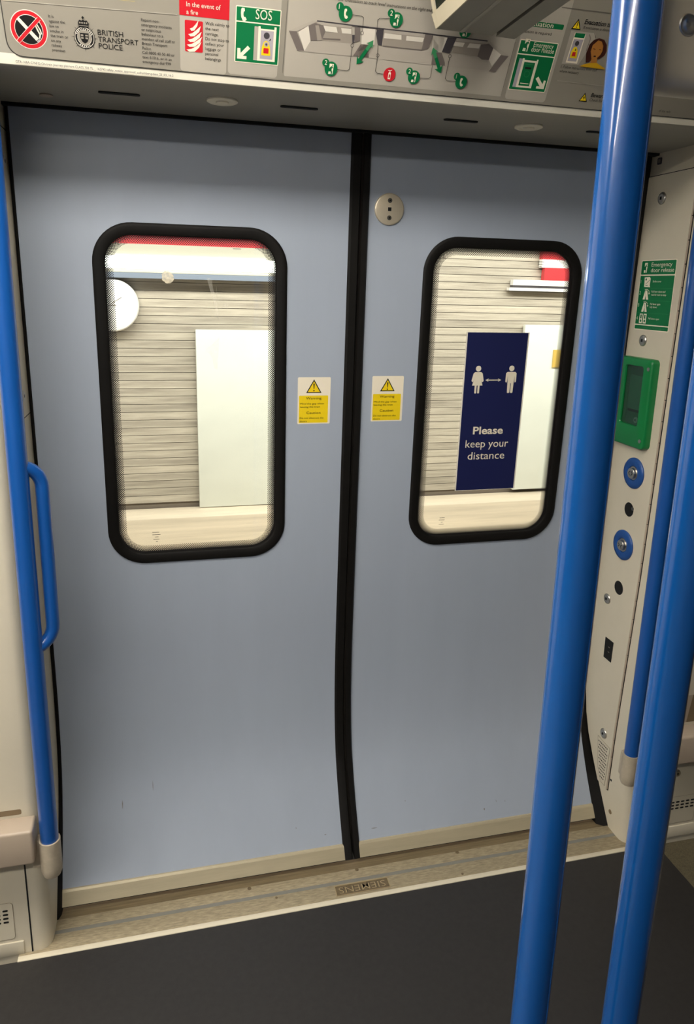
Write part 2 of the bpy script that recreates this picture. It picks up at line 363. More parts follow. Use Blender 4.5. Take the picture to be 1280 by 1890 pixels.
for c in ((-0.2201,-0.2210), (0.2815,-0.2505), (0.4778,-0.2505)):
    disc_lathe('screw', SILL, c, [(.0035, .0), (.0034, .0008), (.002, .0003)], 'plaque', sill_o, 12)
pq = Art(SILL, .0004); PU = Plane((.0055, -.2345, 0), (-1, 0, 0), (0, -1, 0))
pq = Art(PU, .0004); pq.rect((-.073, -.0165), (.073, .0165), 'plaque'); plaque = pq.build('maker_plaque', sill_o)
for a, b, c, d in ((-.073, .073, -.0165, -.0145), (-.073, .073, .0145, .0165), (-.073, -.071, -.0145, .0145), (.071, .073, -.0145, .0145)):
    slab('plaque_rim', PU, [(a, c), (b, c), (b, d), (a, d)], .0004, .0012, 'plaque_letter', plaque)
text(PU, 'SIEMENS', (-.063, -.0095), .019, 'p_text', plaque, width=.126, bold=.02, lay=1)
text(PU, 'SIEMENS', (-.0625, -.009), .019, 'plaque_letter', plaque, width=.126, lay=3)

# ------------------------------------------------------------------ door leaves
WX0, WX1, WZ0, WZ1, WR = .168, .602, .853, 1.662, .088
def leaf(s, name, label):
    root = empty(name); tag(root, label, kind='structure')
    x0, x1 = .019, .7475
    V = []; F = []
    zb, zt, ztop = .80, 1.71, 1.90
    inner = rr(WX0+.004, WZ0+.004, WX1-.004, WZ1-.004, WR-.004, 12); cx, cz = (WX0+WX1)/2, (WZ0+WZ1)/2
    outer = []
    for (x, z) in inner:
        dx, dz = x-cx, z-cz
        ts = [((x1-cx)/dx if dx > 0 else (x0-cx)/dx) if abs(dx) > 1e-9 else 9, ((zt-cz)/dz if dz > 0 else (zb-cz)/dz) if abs(dz) > 1e-9 else 9]
        t = min(ts); outer.append([cx+dx*t, cz+dz*t])
    for cxn, czn in ((x0, zb), (x0, zt), (x1, zb), (x1, zt)):
        j = min(range(len(outer)), key=lambda q: (outer[q][0]-cxn)**2+(outer[q][1]-czn)**2); outer[j] = [cxn, czn]
    def strip(zs, zedge):
        xs = sorted(set(round(p[0], 6) for p in outer if abs(p[1]-zedge) < 1e-6)); b = len(V); n_ = len(xs)
        for z in zs: V.extend([(s*x, prof(z), z) for x in xs])
        for i in range(len(zs)-1):
            for k in range(n_-1): F.append((b+i*n_+k, b+i*n_+k+1, b+(i+1)*n_+k+1, b+(i+1)*n_+k))
    strip([.043+(zb-.043)*i/40 for i in range(41)], zb); strip([zt+(ztop-zt)*i/4 for i in range(5)], zt)
    m = len(inner); b = len(V); K = 5
    for q in range(K):
        for (o, i) in zip(outer, inner):
            x = o[0]+(i[0]-o[0])*q/(K-1); z = o[1]+(i[1]-o[1])*q/(K-1); V.append((s*x, prof(z), z))
    for q in range(K-1):
        for k in range(m): F.append((b+q*m+k, b+q*m+(k+1) % m, b+(q+1)*m+(k+1) % m, b+(q+1)*m+k))
    pan = mesh('door_panel', V, F, 'door_paint', root, smooth=True, weld=True)
    me = pan.data
    if me.polygons[0].normal.y > 0: me.flip_normals()
    nv = []
    for v in me.vertices:
        dy = (prof(v.co.z+.004)-prof(v.co.z-.004))/.008; nv.append(Vector((0, -1, dy)).normalized())
    me.normals_split_custom_set_from_vertices(nv)
    bk = bpy.data.objects.new('outer_skin', me.copy()); link(bk, root); bk.location = (0, .032, 0)
    # kick strip along the bottom edge
    kV = []; kF = []
    for z, d in ((.0445, 0), (.0445, .004), (.040, .0055), (.012, .0055), (.010, -.03)):
        for x in (.019, .7475): kV.append((s*x, prof(z)-d, z-.0))
    for k in range(4): kF.append((2*k, 2*k+1, 2*k+3, 2*k+2))
    mesh('kick_strip', kV, kF, 'kick_metal', root)
    # rubber meeting edge
    xa, xb = ((.0015, -.0235) if s < 0 else (.0055, .0235))
    zs = [.012, .03, .056, .08, .11, .14, .173, .19, .21, .237, .26, .28, .305, .33, .36, .385, .41, .44, .47, .5, .57, .64, .72, .83, .95, 1.3, 1.9]
    sV = []; sF = []
    cs = [(xa, .03), (xa, -.004), (xa+(xb-xa)*.12, -.0075), (xa+(xb-xa)*.8, -.0075), (xb, -.003), (xb, .03)]
    for z in zs: sV += [(x, prof(z)+d, z) for x, d in cs]
    for i in range(len(zs)-1):
        for k in range(5): sF.append((i*6+k, i*6+k+1, (i+1)*6+k+1, (i+1)*6+k))
    mesh('edge_seal', sV, sF, 'rubber', root, smooth=True)
    # window
    def o2(d): return [(s*x, z) for x, z in rr(WX0+d, WZ0+d, WX1-d, WZ1-d, max(WR-d, .01), 12)]
    fr = loops('window_frame', DOOR, [(o2(0), -.002), (o2(.0004), .0025), (o2(.003), .0050), (o2(.008), .0056), (o2(.022), .0052), (o2(.0255), .003), (o2(.0265), -.001), (o2(.0267), -.012)], 'rubber', root)
    # glass pane and its printed dot border
    g = o2(.020); V = [DOOR.at(p[0], p[1], -.0050) for p in g] + [DOOR.at(p[0], p[1], -.011) for p in g]; m = len(g)
    gl = mesh('window_glass', V, [tuple(range(m)), tuple(range(m, 2*m))[::-1]] + [(k, (k+1) % m, m+(k+1) % m, m+k) for k in range(m)], 'glass', root)
    A, B = o2(.0255), o2(.044); V = []; F = []; UV = []; L = 0.0
    ls = [0.0]
    for k in range(m): L += math.hypot(A[(k+1) % m][0]-A[k][0], A[(k+1) % m][1]-A[k][1]); ls.append(L)
    for P in (A, B): V += [DOOR.at(p[0], p[1], -.0046) for p in P]
    me = bpy.data.meshes.new('dot_border'); F = [(k, (k+1) % m, m+(k+1) % m, m+k) for k in range(m)]
    me.from_pydata([tuple(v) for v in V], [], F); uvl = me.uv_layers.new(name='UVMap'); me.materials.append(MATS['frit'])
    for k in range(m):
        for q, (uu, vv) in enumerate(((ls[k], 0), (ls[k+1], 0), (ls[k+1], .0185), (ls[k], .0185))): uvl.data[k*4+q].uv = (uu, vv)
    link(bpy.data.objects.new('dot_border', me), gl)
    return root, gl
d1, glass1 = leaf(-1, 'door_1', 'pale blue sliding train door leaf with plain window')
d2, glass2 = leaf(1, 'door_2', 'pale blue sliding train door leaf with navy notice on its window')
GL = Plane(DOOR.at(0, 0, -.0047), DOOR.U, DOOR.V)
# tiny maker marks etched on the panes, dirt and streaks
def etched(pl, c, parent, rows):
    a = Art(pl, .0003)
    for i, (x0, x1) in enumerate(rows): a.line([(c[0]+x0, c[1]-i*.0062), (c[0]+x1, c[1]-i*.0062)], .0012, 'p_text')
    a.build('etched_mark', parent)
etched(GL, (-0.2935,1.6138), glass1, [(0, .018)]); etched(GL, (-0.4980,0.9313), glass1, [(0, .016), (0, .019), (.006, .014), (.002, .016), (.008, .012)])
etched(GL, (0.4802,1.6100), glass2, [(0, .014), (-.003, .013), (.002, .008), (0, .012)]); etched(GL, (0.2596,0.9285), glass2, [(0, .014), (-.002, .014), (.005, .009), (-.001, .013)])
def blob(c, r, n=26): return [(c[0]+r*(.85+.3*random.random())*math.cos(2*math.pi*k/n), c[1]+r*(.85+.3*random.random())*math.sin(2*math.pi*k/n)) for k in range(n)]
a = Art(GL, .0003); a.poly(blob((-0.4414,1.5461), .0135), 'dirt'); a.build('dirt_spot', glass1)
a = Art(GL, .0003); a.poly(blob((-0.3110,1.4848), .006), 'streak'); a.build('dirt_spot', glass1)
a = Art(GL, .0003); a.poly([(-0.3545,1.5485),(-0.3435,1.5452),(-0.3367,1.5089),(-0.3311,1.4721),(-0.3289,1.4510),(-0.3349,1.4659),(-0.3418,1.5027),(-0.3487,1.5269)], 'streak'); a.poly([(-0.3325,1.5455),(-0.3308,1.4906),(-0.3277,1.4473),(-0.3322,1.4783)], 'streak'); a.poly([(-0.3588,1.3842),(-0.3461,1.3931),(-0.3283,1.4097),(-0.3300,1.3779),(-0.3331,1.3355),(-0.3394,1.3394),(-0.3441,1.3651)], 'streak'); a.build('water_streak', glass1)
# scuffs on the lower part of the leaves
def scuff(root, p, w, h):
    x, z = p; n = 5; P = [(w*.5*math.sin(math.pi*k/n)*(.6+.4*random.random()), -h/2+h*k/n) for k in range(n+1)]
    pts = [(x+u, prof(z+v)-.0007, z+v) for u, v in P] + [(x-u, prof(z+v)-.0007, z+v) for u, v in reversed(P[1:-1])]
    mesh('scuff_mark', pts, [tuple(range(len(pts)))], 'p_grey', root, fix=False)
for root, p, w, h in ((d1, (-0.6002,0.2015), .003, .022), (d1, (-0.5222,0.2357), .0016, .026), (d1, (-0.0689,0.0704), .007, .002), (d1, (-0.1483,0.0942), .003, .003), (d2, (0.4433,0.0853), .002, .007), (d2, (0.4704,0.0822), .0016, .005), (d2, (0.4031,0.0710), .004, .006), (d2, (0.1679,0.1173), .003, .003), (d2, (0.0702,0.0677), .024, .0016)): scuff(root, p, w, h)
# round lock plate on the right leaf
lk = disc_lathe('lock_plate', DOOR, (.0735, 1.7165), [(.036, 0), (.036, .004), (.0345, .0056), (.033, .006)], 'brass_steel', d2, 48)
a = Art(DOOR, .0062); a.rect((.0693, 1.7123), (.0777, 1.7207), 'gap_black'); a.build('key_hole', lk)
for dz in (.0195, -.0195):
    sc = disc_lathe('screw', DOOR, (.0735, 1.7165+dz), [(.0055, .006), (.0052, .0066), (.003, .0068)], 'steel_dark', lk, 20)
    a = Art(DOOR, .0070); a.disc((.0735, 1.7165+dz), .0019, 'gap_black', n=6); a.build('screw_recess', lk)
# black seals between the leaves and the reveals
for nm, s, x1 in (('trim_3', -1, .80), ('trim_4', 1, .80)):
    V = []; F = []
    zs = [-.03, .012, .056, .11, .173, .21, .237, .28, .33, .385, .44, .5, .57, .64, .72, .83, .95, 1.3, 1.9]
    for z in zs: V += [(s*.7475, prof(z)+.02, z), (s*.749, prof(z)-.002, z), (s*(.758 if s < 0 else .7765), interp(EDGE, z)+.0015, z), (s*x1, interp(EDGE, z)+.02, z)]
    for i in range(len(zs)-1):
        for k in range(3): F.append((i*4+k, i*4+k+1, (i+1)*4+k+1, (i+1)*4+k))
    o = mesh(nm, V, F, 'rubber', smooth=True); tag(o, 'black rubber seal between the door leaf and its reveal', kind='structure')

# ------------------------------------------------------------------ stickers on the doors
def warn_sticker(x0, x1, z0, z1, label):
    a = Art(DOOR, .0005); a.rect((x0, z0), (x1, z1), 'p_cream', 0, .003)
    w, h = x1-x0, z1-z0; st = tag(a.build('warning_sticker'), label, 'sticker')
    a = Art(DOOR, .0005); a.rect((x0+.0035, z0+.003), (x1-.0055, z0+h*.61), 'p_yellow', 1, .002); a.build('yellow_field', st)
    cx = x0+w*.49; t0, t1 = z0+h*.665, z0+h*.955; hw = .0195
    a = Art(DOOR, .0005); a.poly([(cx-hw, t0), (cx+hw, t0), (cx, t1)], 'p_black', 1); a.poly([(cx-hw+.0042, t0+.0024), (cx+hw-.0042, t0+.0024), (cx, t1-.0048)], 'p_yellow', 2)
    a.poly([(cx-.0018, t1-.0105), (cx+.0018, t1-.0105), (cx+.0007, t0+.0095), (cx-.0007, t0+.0095)], 'p_black', 3); a.disc((cx, t0+.0056), .0018, 'p_black', 3, 14); a.build('warning_triangle', st)
    text(DOOR, 'Warning', (cx, z0+h*.528), .0062, 'p_black', st, width=.039, align='C', base=.0007)
    text(DOOR, 'Mind the gap when', (x0+.0065, z0+h*.42), .0042, 'p_black', st, width=.060, base=.0007)
    text(DOOR, 'leaving the train', (x0+.0065, z0+h*.352), .0042, 'p_black', st, width=.050, base=.0007)
    text(DOOR, 'Caution', (cx, z0+h*.215), .0062, 'p_black', st, width=.036, align='C', base=.0007)
    text(DOOR, 'Do not obstruct the', (x0+.006, z0+h*.112), .0042, 'p_black', st, width=.060, base=.0007)
    text(DOOR, 'doors', (x0+.006, z0+h*.042), .0042, 'p_black', st, width=.018, base=.0007)
warn_sticker(-.139, -.0565, 1.200, 1.3175, 'yellow and white warning sticker beside the plain window')
warn_sticker(.0505, .1335, 1.203, 1.3195, 'yellow and white warning sticker between door seal and window with navy notice')
a = Art(GL, .0006); a.rect((.3005, 1.0055), (.470, 1.430), 'p_navy', 0, .001); nav = tag(a.build('distance_notice'), 'navy notice stuck on the window reading please keep your distance', 'notice')
a = Art(GL, .0005); a.rect((.297, 1.0045), (.4735, 1.431), 'p_white'); a.build('paper_edge', nav)
def person_icon(pl, c, h, m, parent, skirt):
    a = Art(pl, .0008); x, z = c; k = h/10.0
    a.disc((x, z+8.95*k), 1.02*k, m, 0, 20)
    if skirt:
        a.poly([(x-1.15*k, z+7.7*k), (x+1.15*k, z+7.7*k), (x+1.75*k, z+7.2*k), (x+2.35*k, z+4.6*k), (x+1.95*k, z+4.1*k), (x+1.6*k, z+4.4*k), (x+1.05*k, z+6.2*k), (x+2.0*k, z+2.9*k), (x-2.0*k, z+2.9*k), (x-1.05*k, z+6.2*k), (x-1.6*k, z+4.4*k), (x-1.95*k, z+4.1*k), (x-2.35*k, z+4.6*k), (x-1.75*k, z+7.2*k)], m)
        for s in (-1, 1): a.poly([(x+s*.18*k, z+3.0*k), (x+s*.95*k, z+3.0*k), (x+s*.9*k, z+.2*k), (x+s*.55*k, z), (x+s*.2*k, z+.2*k)], m)
    else:
        a.poly([(x-1.5*k, z+7.7*k), (x+1.5*k, z+7.7*k), (x+2.05*k, z+7.2*k), (x+2.1*k, z+4.2*k), (x+1.7*k, z+3.8*k), (x+1.45*k, z+4.2*k), (x+1.3*k, z+6.4*k), (x+1.2*k, z+3.6*k), (x-1.2*k, z+3.6*k), (x-1.3*k, z+6.4*k), (x-1.45*k, z+4.2*k), (x-1.7*k, z+3.8*k), (x-2.1*k, z+4.2*k), (x-2.05*k, z+7.2*k)], m)
        for s in (-1, 1): a.poly([(x+s*.12*k, z+3.7*k), (x+s*1.2*k, z+3.7*k), (x+s*1.1*k, z+.2*k), (x+s*.65*k, z), (x+s*.15*k, z+.2*k)], m)
    return a.build('person_symbol', parent)
person_icon(GL, (0.3377,1.2713), .0735, 'p_cream', nav, True); person_icon(GL, (0.4321,1.2717), .0735, 'p_cream', nav, False)
ay = (0.3820,1.3068); a = Art(GL, .0008); x, z = ay
a.poly([(x-.016, z+.0012), (x+.016, z+.0012), (x+.016, z-.0012), (x-.016, z-.0012)], 'p_cream')
for s in (-1, 1): a.poly([(x+s*.0225, z), (x+s*.0135, z+.0045), (x+s*.0155, z), (x+s*.0135, z-.0045)], 'p_cream')
a.build('arrow', nav)
text(GL, 'Please', (0.3364,1.1618), .0195, 'p_cream', nav, width=.0865, bold=.022, base=.0008)
text(GL, 'keep your', (0.3178,1.1251), .0205, 'p_cream', nav, width=.124, base=.0008)
text(GL, 'distance', (0.3268,1.0917), .0205, 'p_cream', nav, width=.107, base=.0008)

# ------------------------------------------------------------------ right reveal: equipment panel
ep = empty('equipment_panel'); tag(ep, 'cream hinged equipment panel in the door reveal with locks and speaker grille', 'panel')
HINGE = [(.108, .1525), (.304, .156), (.8, .1755), (1.416, .188), (1.828, .199)]
zs = [.108, .125, .165, .195, .224, .25, .28, .315, .353, .44, .6, .8, 1.06, 1.145, 1.377, 1.7, 1.828]
left = [(-interp(EDGE, z)+.002, z) for z in zs]; right = [(interp(HINGE, z)-.0035, z) for z in zs]
V = []; F = []
for (a, z), (b, _) in zip(left, right): V += [REV.at(a, z, -.0034), REV.at(a, z, -.0006), REV.at(a+.0006, z, 0), REV.at(b-.0006, z, 0), REV.at(b, z, -.0006), REV.at(b, z, -.0034)]
for i in range(len(zs)-1):
    for k in range(5): F.append((i*6+k, i*6+k+1, (i+1)*6+k+1, (i+1)*6+k))
F.append(tuple(range(6))); F.append(tuple(range((len(zs)-1)*6, len(zs)*6)))
mesh('panel_sheet', V, F, 'cream', ep)
a = Art(REV, -.0030)
a.poly([(-interp(EDGE, 1.829)-.0, 1.8283), (.199, 1.8283), (.199, 1.8305), (-interp(EDGE, 1.829), 1.8305)], 'gap_black'); a.build('joint_shadow', ep); a = Art(REV, -.0030); a.poly([(.100, .1062), (.152, .1062), (.152, .1079), (.100, .1079)], 'gap_black'); a.build('joint_shadow', ep)
hs = slab('piano_hinge', REV, [(interp(HINGE, z)-.0032, z) for z in zs] + [(interp(HINGE, z)+.0036, z) for z in reversed(zs)], -.0034, -.0022, 'gap_black', ep)
z = .112; first = None
while z < 1.822:
    z1 = min(z+.0545, 1.825); u0, u1 = interp(HINGE, z), interp(HINGE, z1)
    tube('hinge_knuckle', [REV.at(u0, z, -.0012), REV.at(u1, z1-.0012, -.0012)], .0022, 'taupe', hs, n=8); z += .0555
def bolt(pl, c, parent, r=.0150):
    b = disc_lathe('lock_bolt', pl, c, [(r, .0), (r, .0012), (r*.9, .0032), (r*.62, .0048), (r*.5, .0046)], 'steel', parent, 28)
    a = Art(pl, .0047); a.rect((c[0]-r*.26, c[1]-r*.26), (c[0]+r*.26, c[1]+r*.26), 'gap_black'); a.build('bolt_recess', b)
for c in ((0.0708,1.4177), (0.0780,1.7714), (0.0496,0.6734), (0.1084,0.2686)): bolt(REV, c, ep)
for c, kind in (((0.1011,1.0640), 0), ((0.0935,0.8550), 1)):
    r = disc_lathe('button_ring', REV, c, [(.0425, 0), (.0425, .003), (.0395, .0062), (.030, .0078), (.0225, .0072), (.020, .005), (.0195, .001)], 'ring_blue', ep, 40); r['label'] = 'blue plastic ring'
    k = disc_lathe('key_lock', REV, c, [(.0185, .001), (.0185, .004), (.0150, .004), (.0150, .0105), (.0140, .0118), (.008, .0120)], 'steel', ep, 32)
    a = Art(REV, .0123)
    if kind == 0:
        for s in (-1, 1): a.line([(c[0]+s*.0025, c[1]+.0060), (c[0]+s*.0075, c[1]), (c[0]+s*.0025, c[1]-.0060)], .0022, 'gap_black')
    else: a.line([(c[0]-.009, c[1]+.004), (c[0]-.002, c[1]), (c[0]-.008, c[1]-.006)], .0020, 'gap_black'); a.line([(c[0]+.009, c[1]+.002), (c[0]+.003, c[1]-.001), (c[0]+.007, c[1]-.009)], .0020, 'gap_black')
    a.build('key_mark', k)
for c in ((0.0976,0.9596), (0.0949,0.7268)):
    disc_lathe('hole', REV, c, [(.0200, .0002), (.0195, .0005), (.0185, .0006)], 'gap_black', ep, 28)
c = (0.1130,0.9662); disc_lathe('hole_pin', REV, c, [(.0052, .0005), (.005, .0012), (.003, .0014)], 'steel_dark', ep, 16)
so = [(0.0690,0.5620),(0.1070,0.5646),(0.1062,0.4997),(0.0722,0.4990)]
s_ = slab('socket', REV, [(p[0], p[1]) for p in [(.064, .5595), (.1025, .5595), (.1015, .4965), (.0655, .4965)]], 0, .0016, 'gap_black', ep)
a = Art(REV, .0018)
for z in (.536, .521): a.rect((.083, z), (.090, z+.0022), 'p_grey')
a.build('socket_contacts', s_)
gp = [(0.0887,0.2485),(0.1488,0.2460),(0.1450,0.1210),(0.1063,0.1368)]
gpoly = [(.0845, .246), (.146, .243), (.142, .115), (.121, .115), (.1015, .150)]
g = slab('speaker_grille', REV, gpoly, 0, .0012, 'cream', ep); a = Art(REV, .0014)
for i in range(11):
    z = .2335-i*.0104
    for k in range(8):
        u = .092+(i % 2)*.0035+k*.007+i*.0012
        if u > .1385 or u < .0865+ (0.246-z)*.22: continue
        a.poly([(u-.0021, z-.0020), (u+.0021, z-.0020), (u+.0021, z+.0020), (u-.0021, z+.0020)], 'gap_black')
a.line(gpoly+[gpoly[0]], .0011, 'recess'); a.build('grille_holes', g)
disc_lathe('hole', Plane((XR, 0, 0), (0, -1, 0), (0, 0, 1)), (.163, .149), [(.004, .0004), (.0035, .0005)], 'gap_black', wr, 14)
disc_lathe('rusty_screw', Plane((XR, 0, 0), (0, -1, 0), (0, 0, 1)), (.177, .052), [(.007, .0), (.006, .0016), (.004, .0018)], 'recess', wr, 18)
sq = slab('square_latch', Plane((XR, 0, 0), (0, -1, 0), (0, 0, 1)), rr(.0385, 1.8555, .0545, 1.8715, .003, 4), 0, .002, 'p_car5', wr)
slab('latch_centre', Plane((XR, 0, 0), (0, -1, 0), (0, 0, 1)), rr(.0425, 1.8595, .0505, 1.8675, .001, 3), .002, .003, 'p_grey', sq)

# emergency door release instructions
def run_man(a, c, h, m, m2, lay=1):
    """white doorway with a running figure cut out of it"""
    x, z = c; w = h*.52; q = lambda u, v: (x+u*w, z+v*h)
    a.poly([q(.12, .58), q(.12, 1), q(1, 1), q(1, .62), q(.93, .30), q(.93, 0), q(.62, 0), q(.66, .35), q(.60, .62)], m, lay); a.poly([q(-.02, 0), q(.52, 0), q(.52, .22), q(.3, .32), q(.02, .26)], m, lay)
    a.disc(q(.72, .88), h*.062, m2, lay+1, 14)
    a.poly([q(.40, .74), q(.70, .80), q(.95, .62), q(.86, .56), q(.70, .66), q(.62, .42), q(.78, .22), q(.74, .02), q(.64, .02), q(.64, .2), q(.48, .36), q(.36, .26), q(.06, .26), q(.06, .34), q(.32, .36), q(.44, .62), q(.3, .58), q(.2, .44), q(.12, .48), q(.22, .64)], m2, lay+1)
def phone(a, c, h, m, lay=1):
    x, z = c; q = lambda u, v: (x+u*h, z+v*h)
    a.poly([q(-.16, .5), q(.06, .5), q(.10, .28), q(0, .22), q(-.02, 0), q(.04, -.18), q(.16, -.16), q(.28, -.36), q(.12, -.5), q(-.06, -.46), q(-.2, -.2), q(-.24, .1), q(-.22, .4)], m, lay)
es0, es1, ez0, ez1 = .0265, .1655, 1.4445, 1.6225
a = Art(REV, .0004); a.rect((es0, ez0), (es1, ez1), 'p_cream', 0, .003)
es = tag(a.build('release_instructions'), 'green emergency door release instruction sign with four numbered steps', 'sign')
w, h = es1-es0, ez1-ez0; q = lambda u, v: (es0+u*w, ez0+v*h)
a = Art(REV, .0004)
a.poly(rr(*q(.015, .795), *q(.985, .988), .003, 4), 'p_green', 1); a.rect(q(.015, .083), q(.985, .778), 'p_green', 1); a.poly(rr(*q(.015, .012), *q(.985, .068), .002, 4), 'p_green', 1)
for v in (.602, .425, .248): a.line([q(.04, v), q(.96, v)], .0005, 'p_green2', 2)
a.build('green_field', es)
a = Art(REV, .0008); run_man(a, q(.10, .822), .0245, 'p_cream', 'p_green'); a.build('running_man', es)
text(REV, 'Emergency', q(.31, .905), .0100, 'p_cream', es, width=w*.58, base=.0008); text(REV, 'door release', q(.31, .828), .0100, 'p_cream', es, width=w*.645, base=.0008)
for nme, v, tx in (('1', .69, ['Strike cover']), ('2', .53, ['Pull lever down and', 'wait for train to stop']), ('3', .355, ['Pull lever again', 'fully down']), ('4', .165, ['Pull doors open'])):
    text(REV, nme, q(.045, v-.02), .0085, 'p_cream', es, base=.0008); text(REV, tx, q(.40, v+(.012 if len(tx) > 1 else -.005)), .0048, 'p_cream', es, base=.0008, sx=.98)
a = Art(REV, .0008)
a.poly([q(.16, .62), q(.15, .755), q(.30, .76), q(.33, .735), q(.32, .64), q(.34, .615)], 'p_cream', 1); a.disc(q(.2, .725), .003, 'p_green', 2, 10); a.line([q(.2, .66), q(.31, .72)], .0012, 'p_green', 2); a.line([q(.2, .64), q(.26, .64)], .0016, 'p_green', 2)
for v in (.44, .263):
    a.poly([q(.16, v), q(.21, v+.13), q(.27, v+.13), q(.325, v), q(.26, v), q(.245, v+.07), q(.225, v)], 'p_cream', 1); a.line([q(.235, v+.11), q(.245, v+.07)], .0012, 'p_green', 2); a.disc(q(.235, v+.112), .0014, 'p_green', 2, 8)
    a.line([q(.20, v+.142), q(.27, v+.145), q(.325, v+.12), q(.33, v+.09)], .0013, 'p_cream', 1); a.poly([q(.305, v+.098), q(.355, v+.096), q(.332, v+.07)], 'p_cream', 1)
for u in (.13, .245):
    a.poly([q(u, .095), q(u, .235), q(u+.09, .235), q(u+.09, .095)], 'p_cream', 1); a.poly([q(u+.025, .165), q(u+.025, .222), q(u+.065, .222), q(u+.065, .165)], 'p_green', 2); a.disc(q(u+.045, .132), .0036, 'p_green', 2, 10)
a.build('step_pictures', es)
text(REV, 'Penalty for improper use. This door is alarmed', q(.09, .028), .0035, 'p_green2', es, width=w*.8, base=.0008)

# green emergency release box
gb = empty('emergency_release_box'); tag(gb, 'green emergency door release box with dark glass cover', 'release box')
bo = (.008, 1.137, .150, 1.3735)
def o3(d, r=.013): return rr(bo[0]+d, bo[1]+d, bo[2]-d, bo[3]-d, max(r-d*.5, .004), 7)
inn = rr(.040, 1.194, .118, 1.3535, .008, 7)
def inset(k): 
    cx, cz = .079, 1.27375
    return [(cx+(p[0]-cx)*(1-k), cz+(p[1]-cz)*(1-k*.5)) for p in inn]
loops('box_body', REV, [(o3(0), 0), (o3(0), .017), (o3(.002), .021), (o3(.005), .0225), (inn, .0225), (inset(.03), .021), (inset(.05), .006)], 'green_paint', gb)
slab('cover_back', REV, inn, .0055, .0062, 'green_dark', gb)
h_ = slab('release_lever', REV, rr(.052, 1.236, .112, 1.326, .004, 4), .0062, .0115, 'green_inner', gb); h_['label'] = 'dark green lever behind the cover'
slab('lever_slot', REV, [(.049, 1.228), (.115, 1.228), (.115, 1.235), (.049, 1.235)], .0062, .007, 'gap_black', gb)
disc_lathe('lever_lock', REV, (.090, 1.208), [(.008, .0062), (.008, .009), (.0045, .0095)], 'p_lilac', gb, 20)
disc_lathe('lever_lock_centre', REV, (.090, 1.208), [(.0035, .0095), (.003, .0105)], 'gap_black', gb, 12)
slab('glass_cover', REV, inset(.03), .0175, .0185, 'green_glass', gb)
for c in ((.022, 1.349), (.137, 1.349), (.022, 1.160), (.137, 1.160)):
    disc_lathe('box_screw', REV, c, [(.0055, .0225), (.005, .0238), (.0022, .024)], 'steel' if c[0] > .1 else 'green_dark', gb, 16)
# left reveal fittings
for c in ((-0.0727,1.7650), (-0.0708,1.2869)): bolt(LREV, c, wl, .0125)
a = Art(LREV, .0005); a.line([(-.222, 1.238), (.005, 1.238)], .0022, 'gap_black'); a.build('joint_line', wl)
a = Art(LREV, .0005); a.line([(-.222, 1.832), (-.0, 1.832)], .0022, 'gap_black'); a.build('joint_line', wl)

# ------------------------------------------------------------------ wall ledges, vents
def rounded_ledge(name, x0, x1, label):
    o = box(name, (x0, -.306, .287), (x1, -.2505, .372), 'taupe', bev=.006, seg=3); return tag(o, label, 'ledge')
rounded_ledge('heater_ledge', -3.0+.002, -.766, 'taupe ledge along the wall below the looped handrail')
rounded_ledge('heater_ledge', .825, 3.0-.002, 'taupe ledge along the wall beyond the straight handrail')
a = Art(WAL, .0006); a.poly(rr(-1.6, .376, -.796, .3895, .004, 4), 'recess'); a.build('ledge_slot', wl)
a = Art(WAL, .0006); a.poly(rr(.895, .378, 1.6, .462, .004, 4), 'taupe'); a.poly([(.925, .378), (.935, .462), (1.6, .462), (1.6, .378)], 'recess', 1); a.build('ledge_recess', wr)
a = Art(WAL, .0006); a.line([(-.800, .0), (-.800, .286)], .0035, 'gap_black'); a.build('panel_joint', wl)
bolt(WAL, (.921, .215), wr, .011)
def vent(x0, x1, z0, z1, cols_, rows, label, sx, sz):
    o = slab('heater_vent', WAL, rr(x0, z0, x1, z1, .008, 5), 0, .0012, 'cream'); tag(o, label, 'vent')
    a = Art(WAL, .0010); p = rr(x0, z0, x1, z1, .008, 5); a.line(p+[p[0]], .0016, 'recess'); a.build('vent_outline', o)
    for i in range(cols_):
        for j in range(rows):
            u, v = sx+i*.0165, sz-j*.0105
            slab('vent_slot', WAL, rr(u-.0058, v-.0024, u+.0058, v+.0024, .0022, 3), .0011, .0017, 'gap_black', o)
vent(.855, .999, .046, .135, 6, 3, 'cream vent panel with black slots beyond the straight handrail', .905, .117)
vent(-1.02, -.834, .046, .146, 6, 4, 'cream vent panel with black slots below the looped handrail', -.9325, .126)

# ------------------------------------------------------------------ handrails and poles
def socket_cap(root, x, y, s):
    tube('socket', [(x, y, .232), (x, y, .236), (x, y, .245), (x, y, .262), (x, y, .326)], .0225, 'taupe_scuffed', root, rs=[.012, .019, .0222, .0228, .0225])
    box('socket_arm', (min(x, x+s*.03)-.012, y+.008, .246), (max(x, x+s*.03)+.008, -.249, .318), 'taupe_scuffed', root, bev=.004)
    box('socket_arm', (min(x, x+s*.03)-.008, y+.008, 1.845), (max(x, x+s*.03)+.008, -.249, 1.88), 'taupe_scuffed', root, bev=.004)
hl = empty('handrail'); tag(hl, 'blue vertical handrail with a smaller loop handle on its side', 'handrail')
tube('rail', [(-.737, -.28, z) for z in (.325, .8, 1.3, 1.875)], .019, 'blue_rail', hl, n=32); socket_cap(hl, -.737, -.28, -1)
pts = []; x0, y0, x1, y1 = -.737, -.28, -.6985, -.262
for z0, sg in ((1.178, 1), (.790, -1)):
    arc = []
    for k in range(9):
        t = math.radians(90*k/8); fx = math.sin(t); arc.append((x0+(x1-x0)*fx, y0+(y1-y0)*fx, z0-sg*.045*(1-math.cos(t))))
    pts += arc if sg > 0 else arc[::-1]
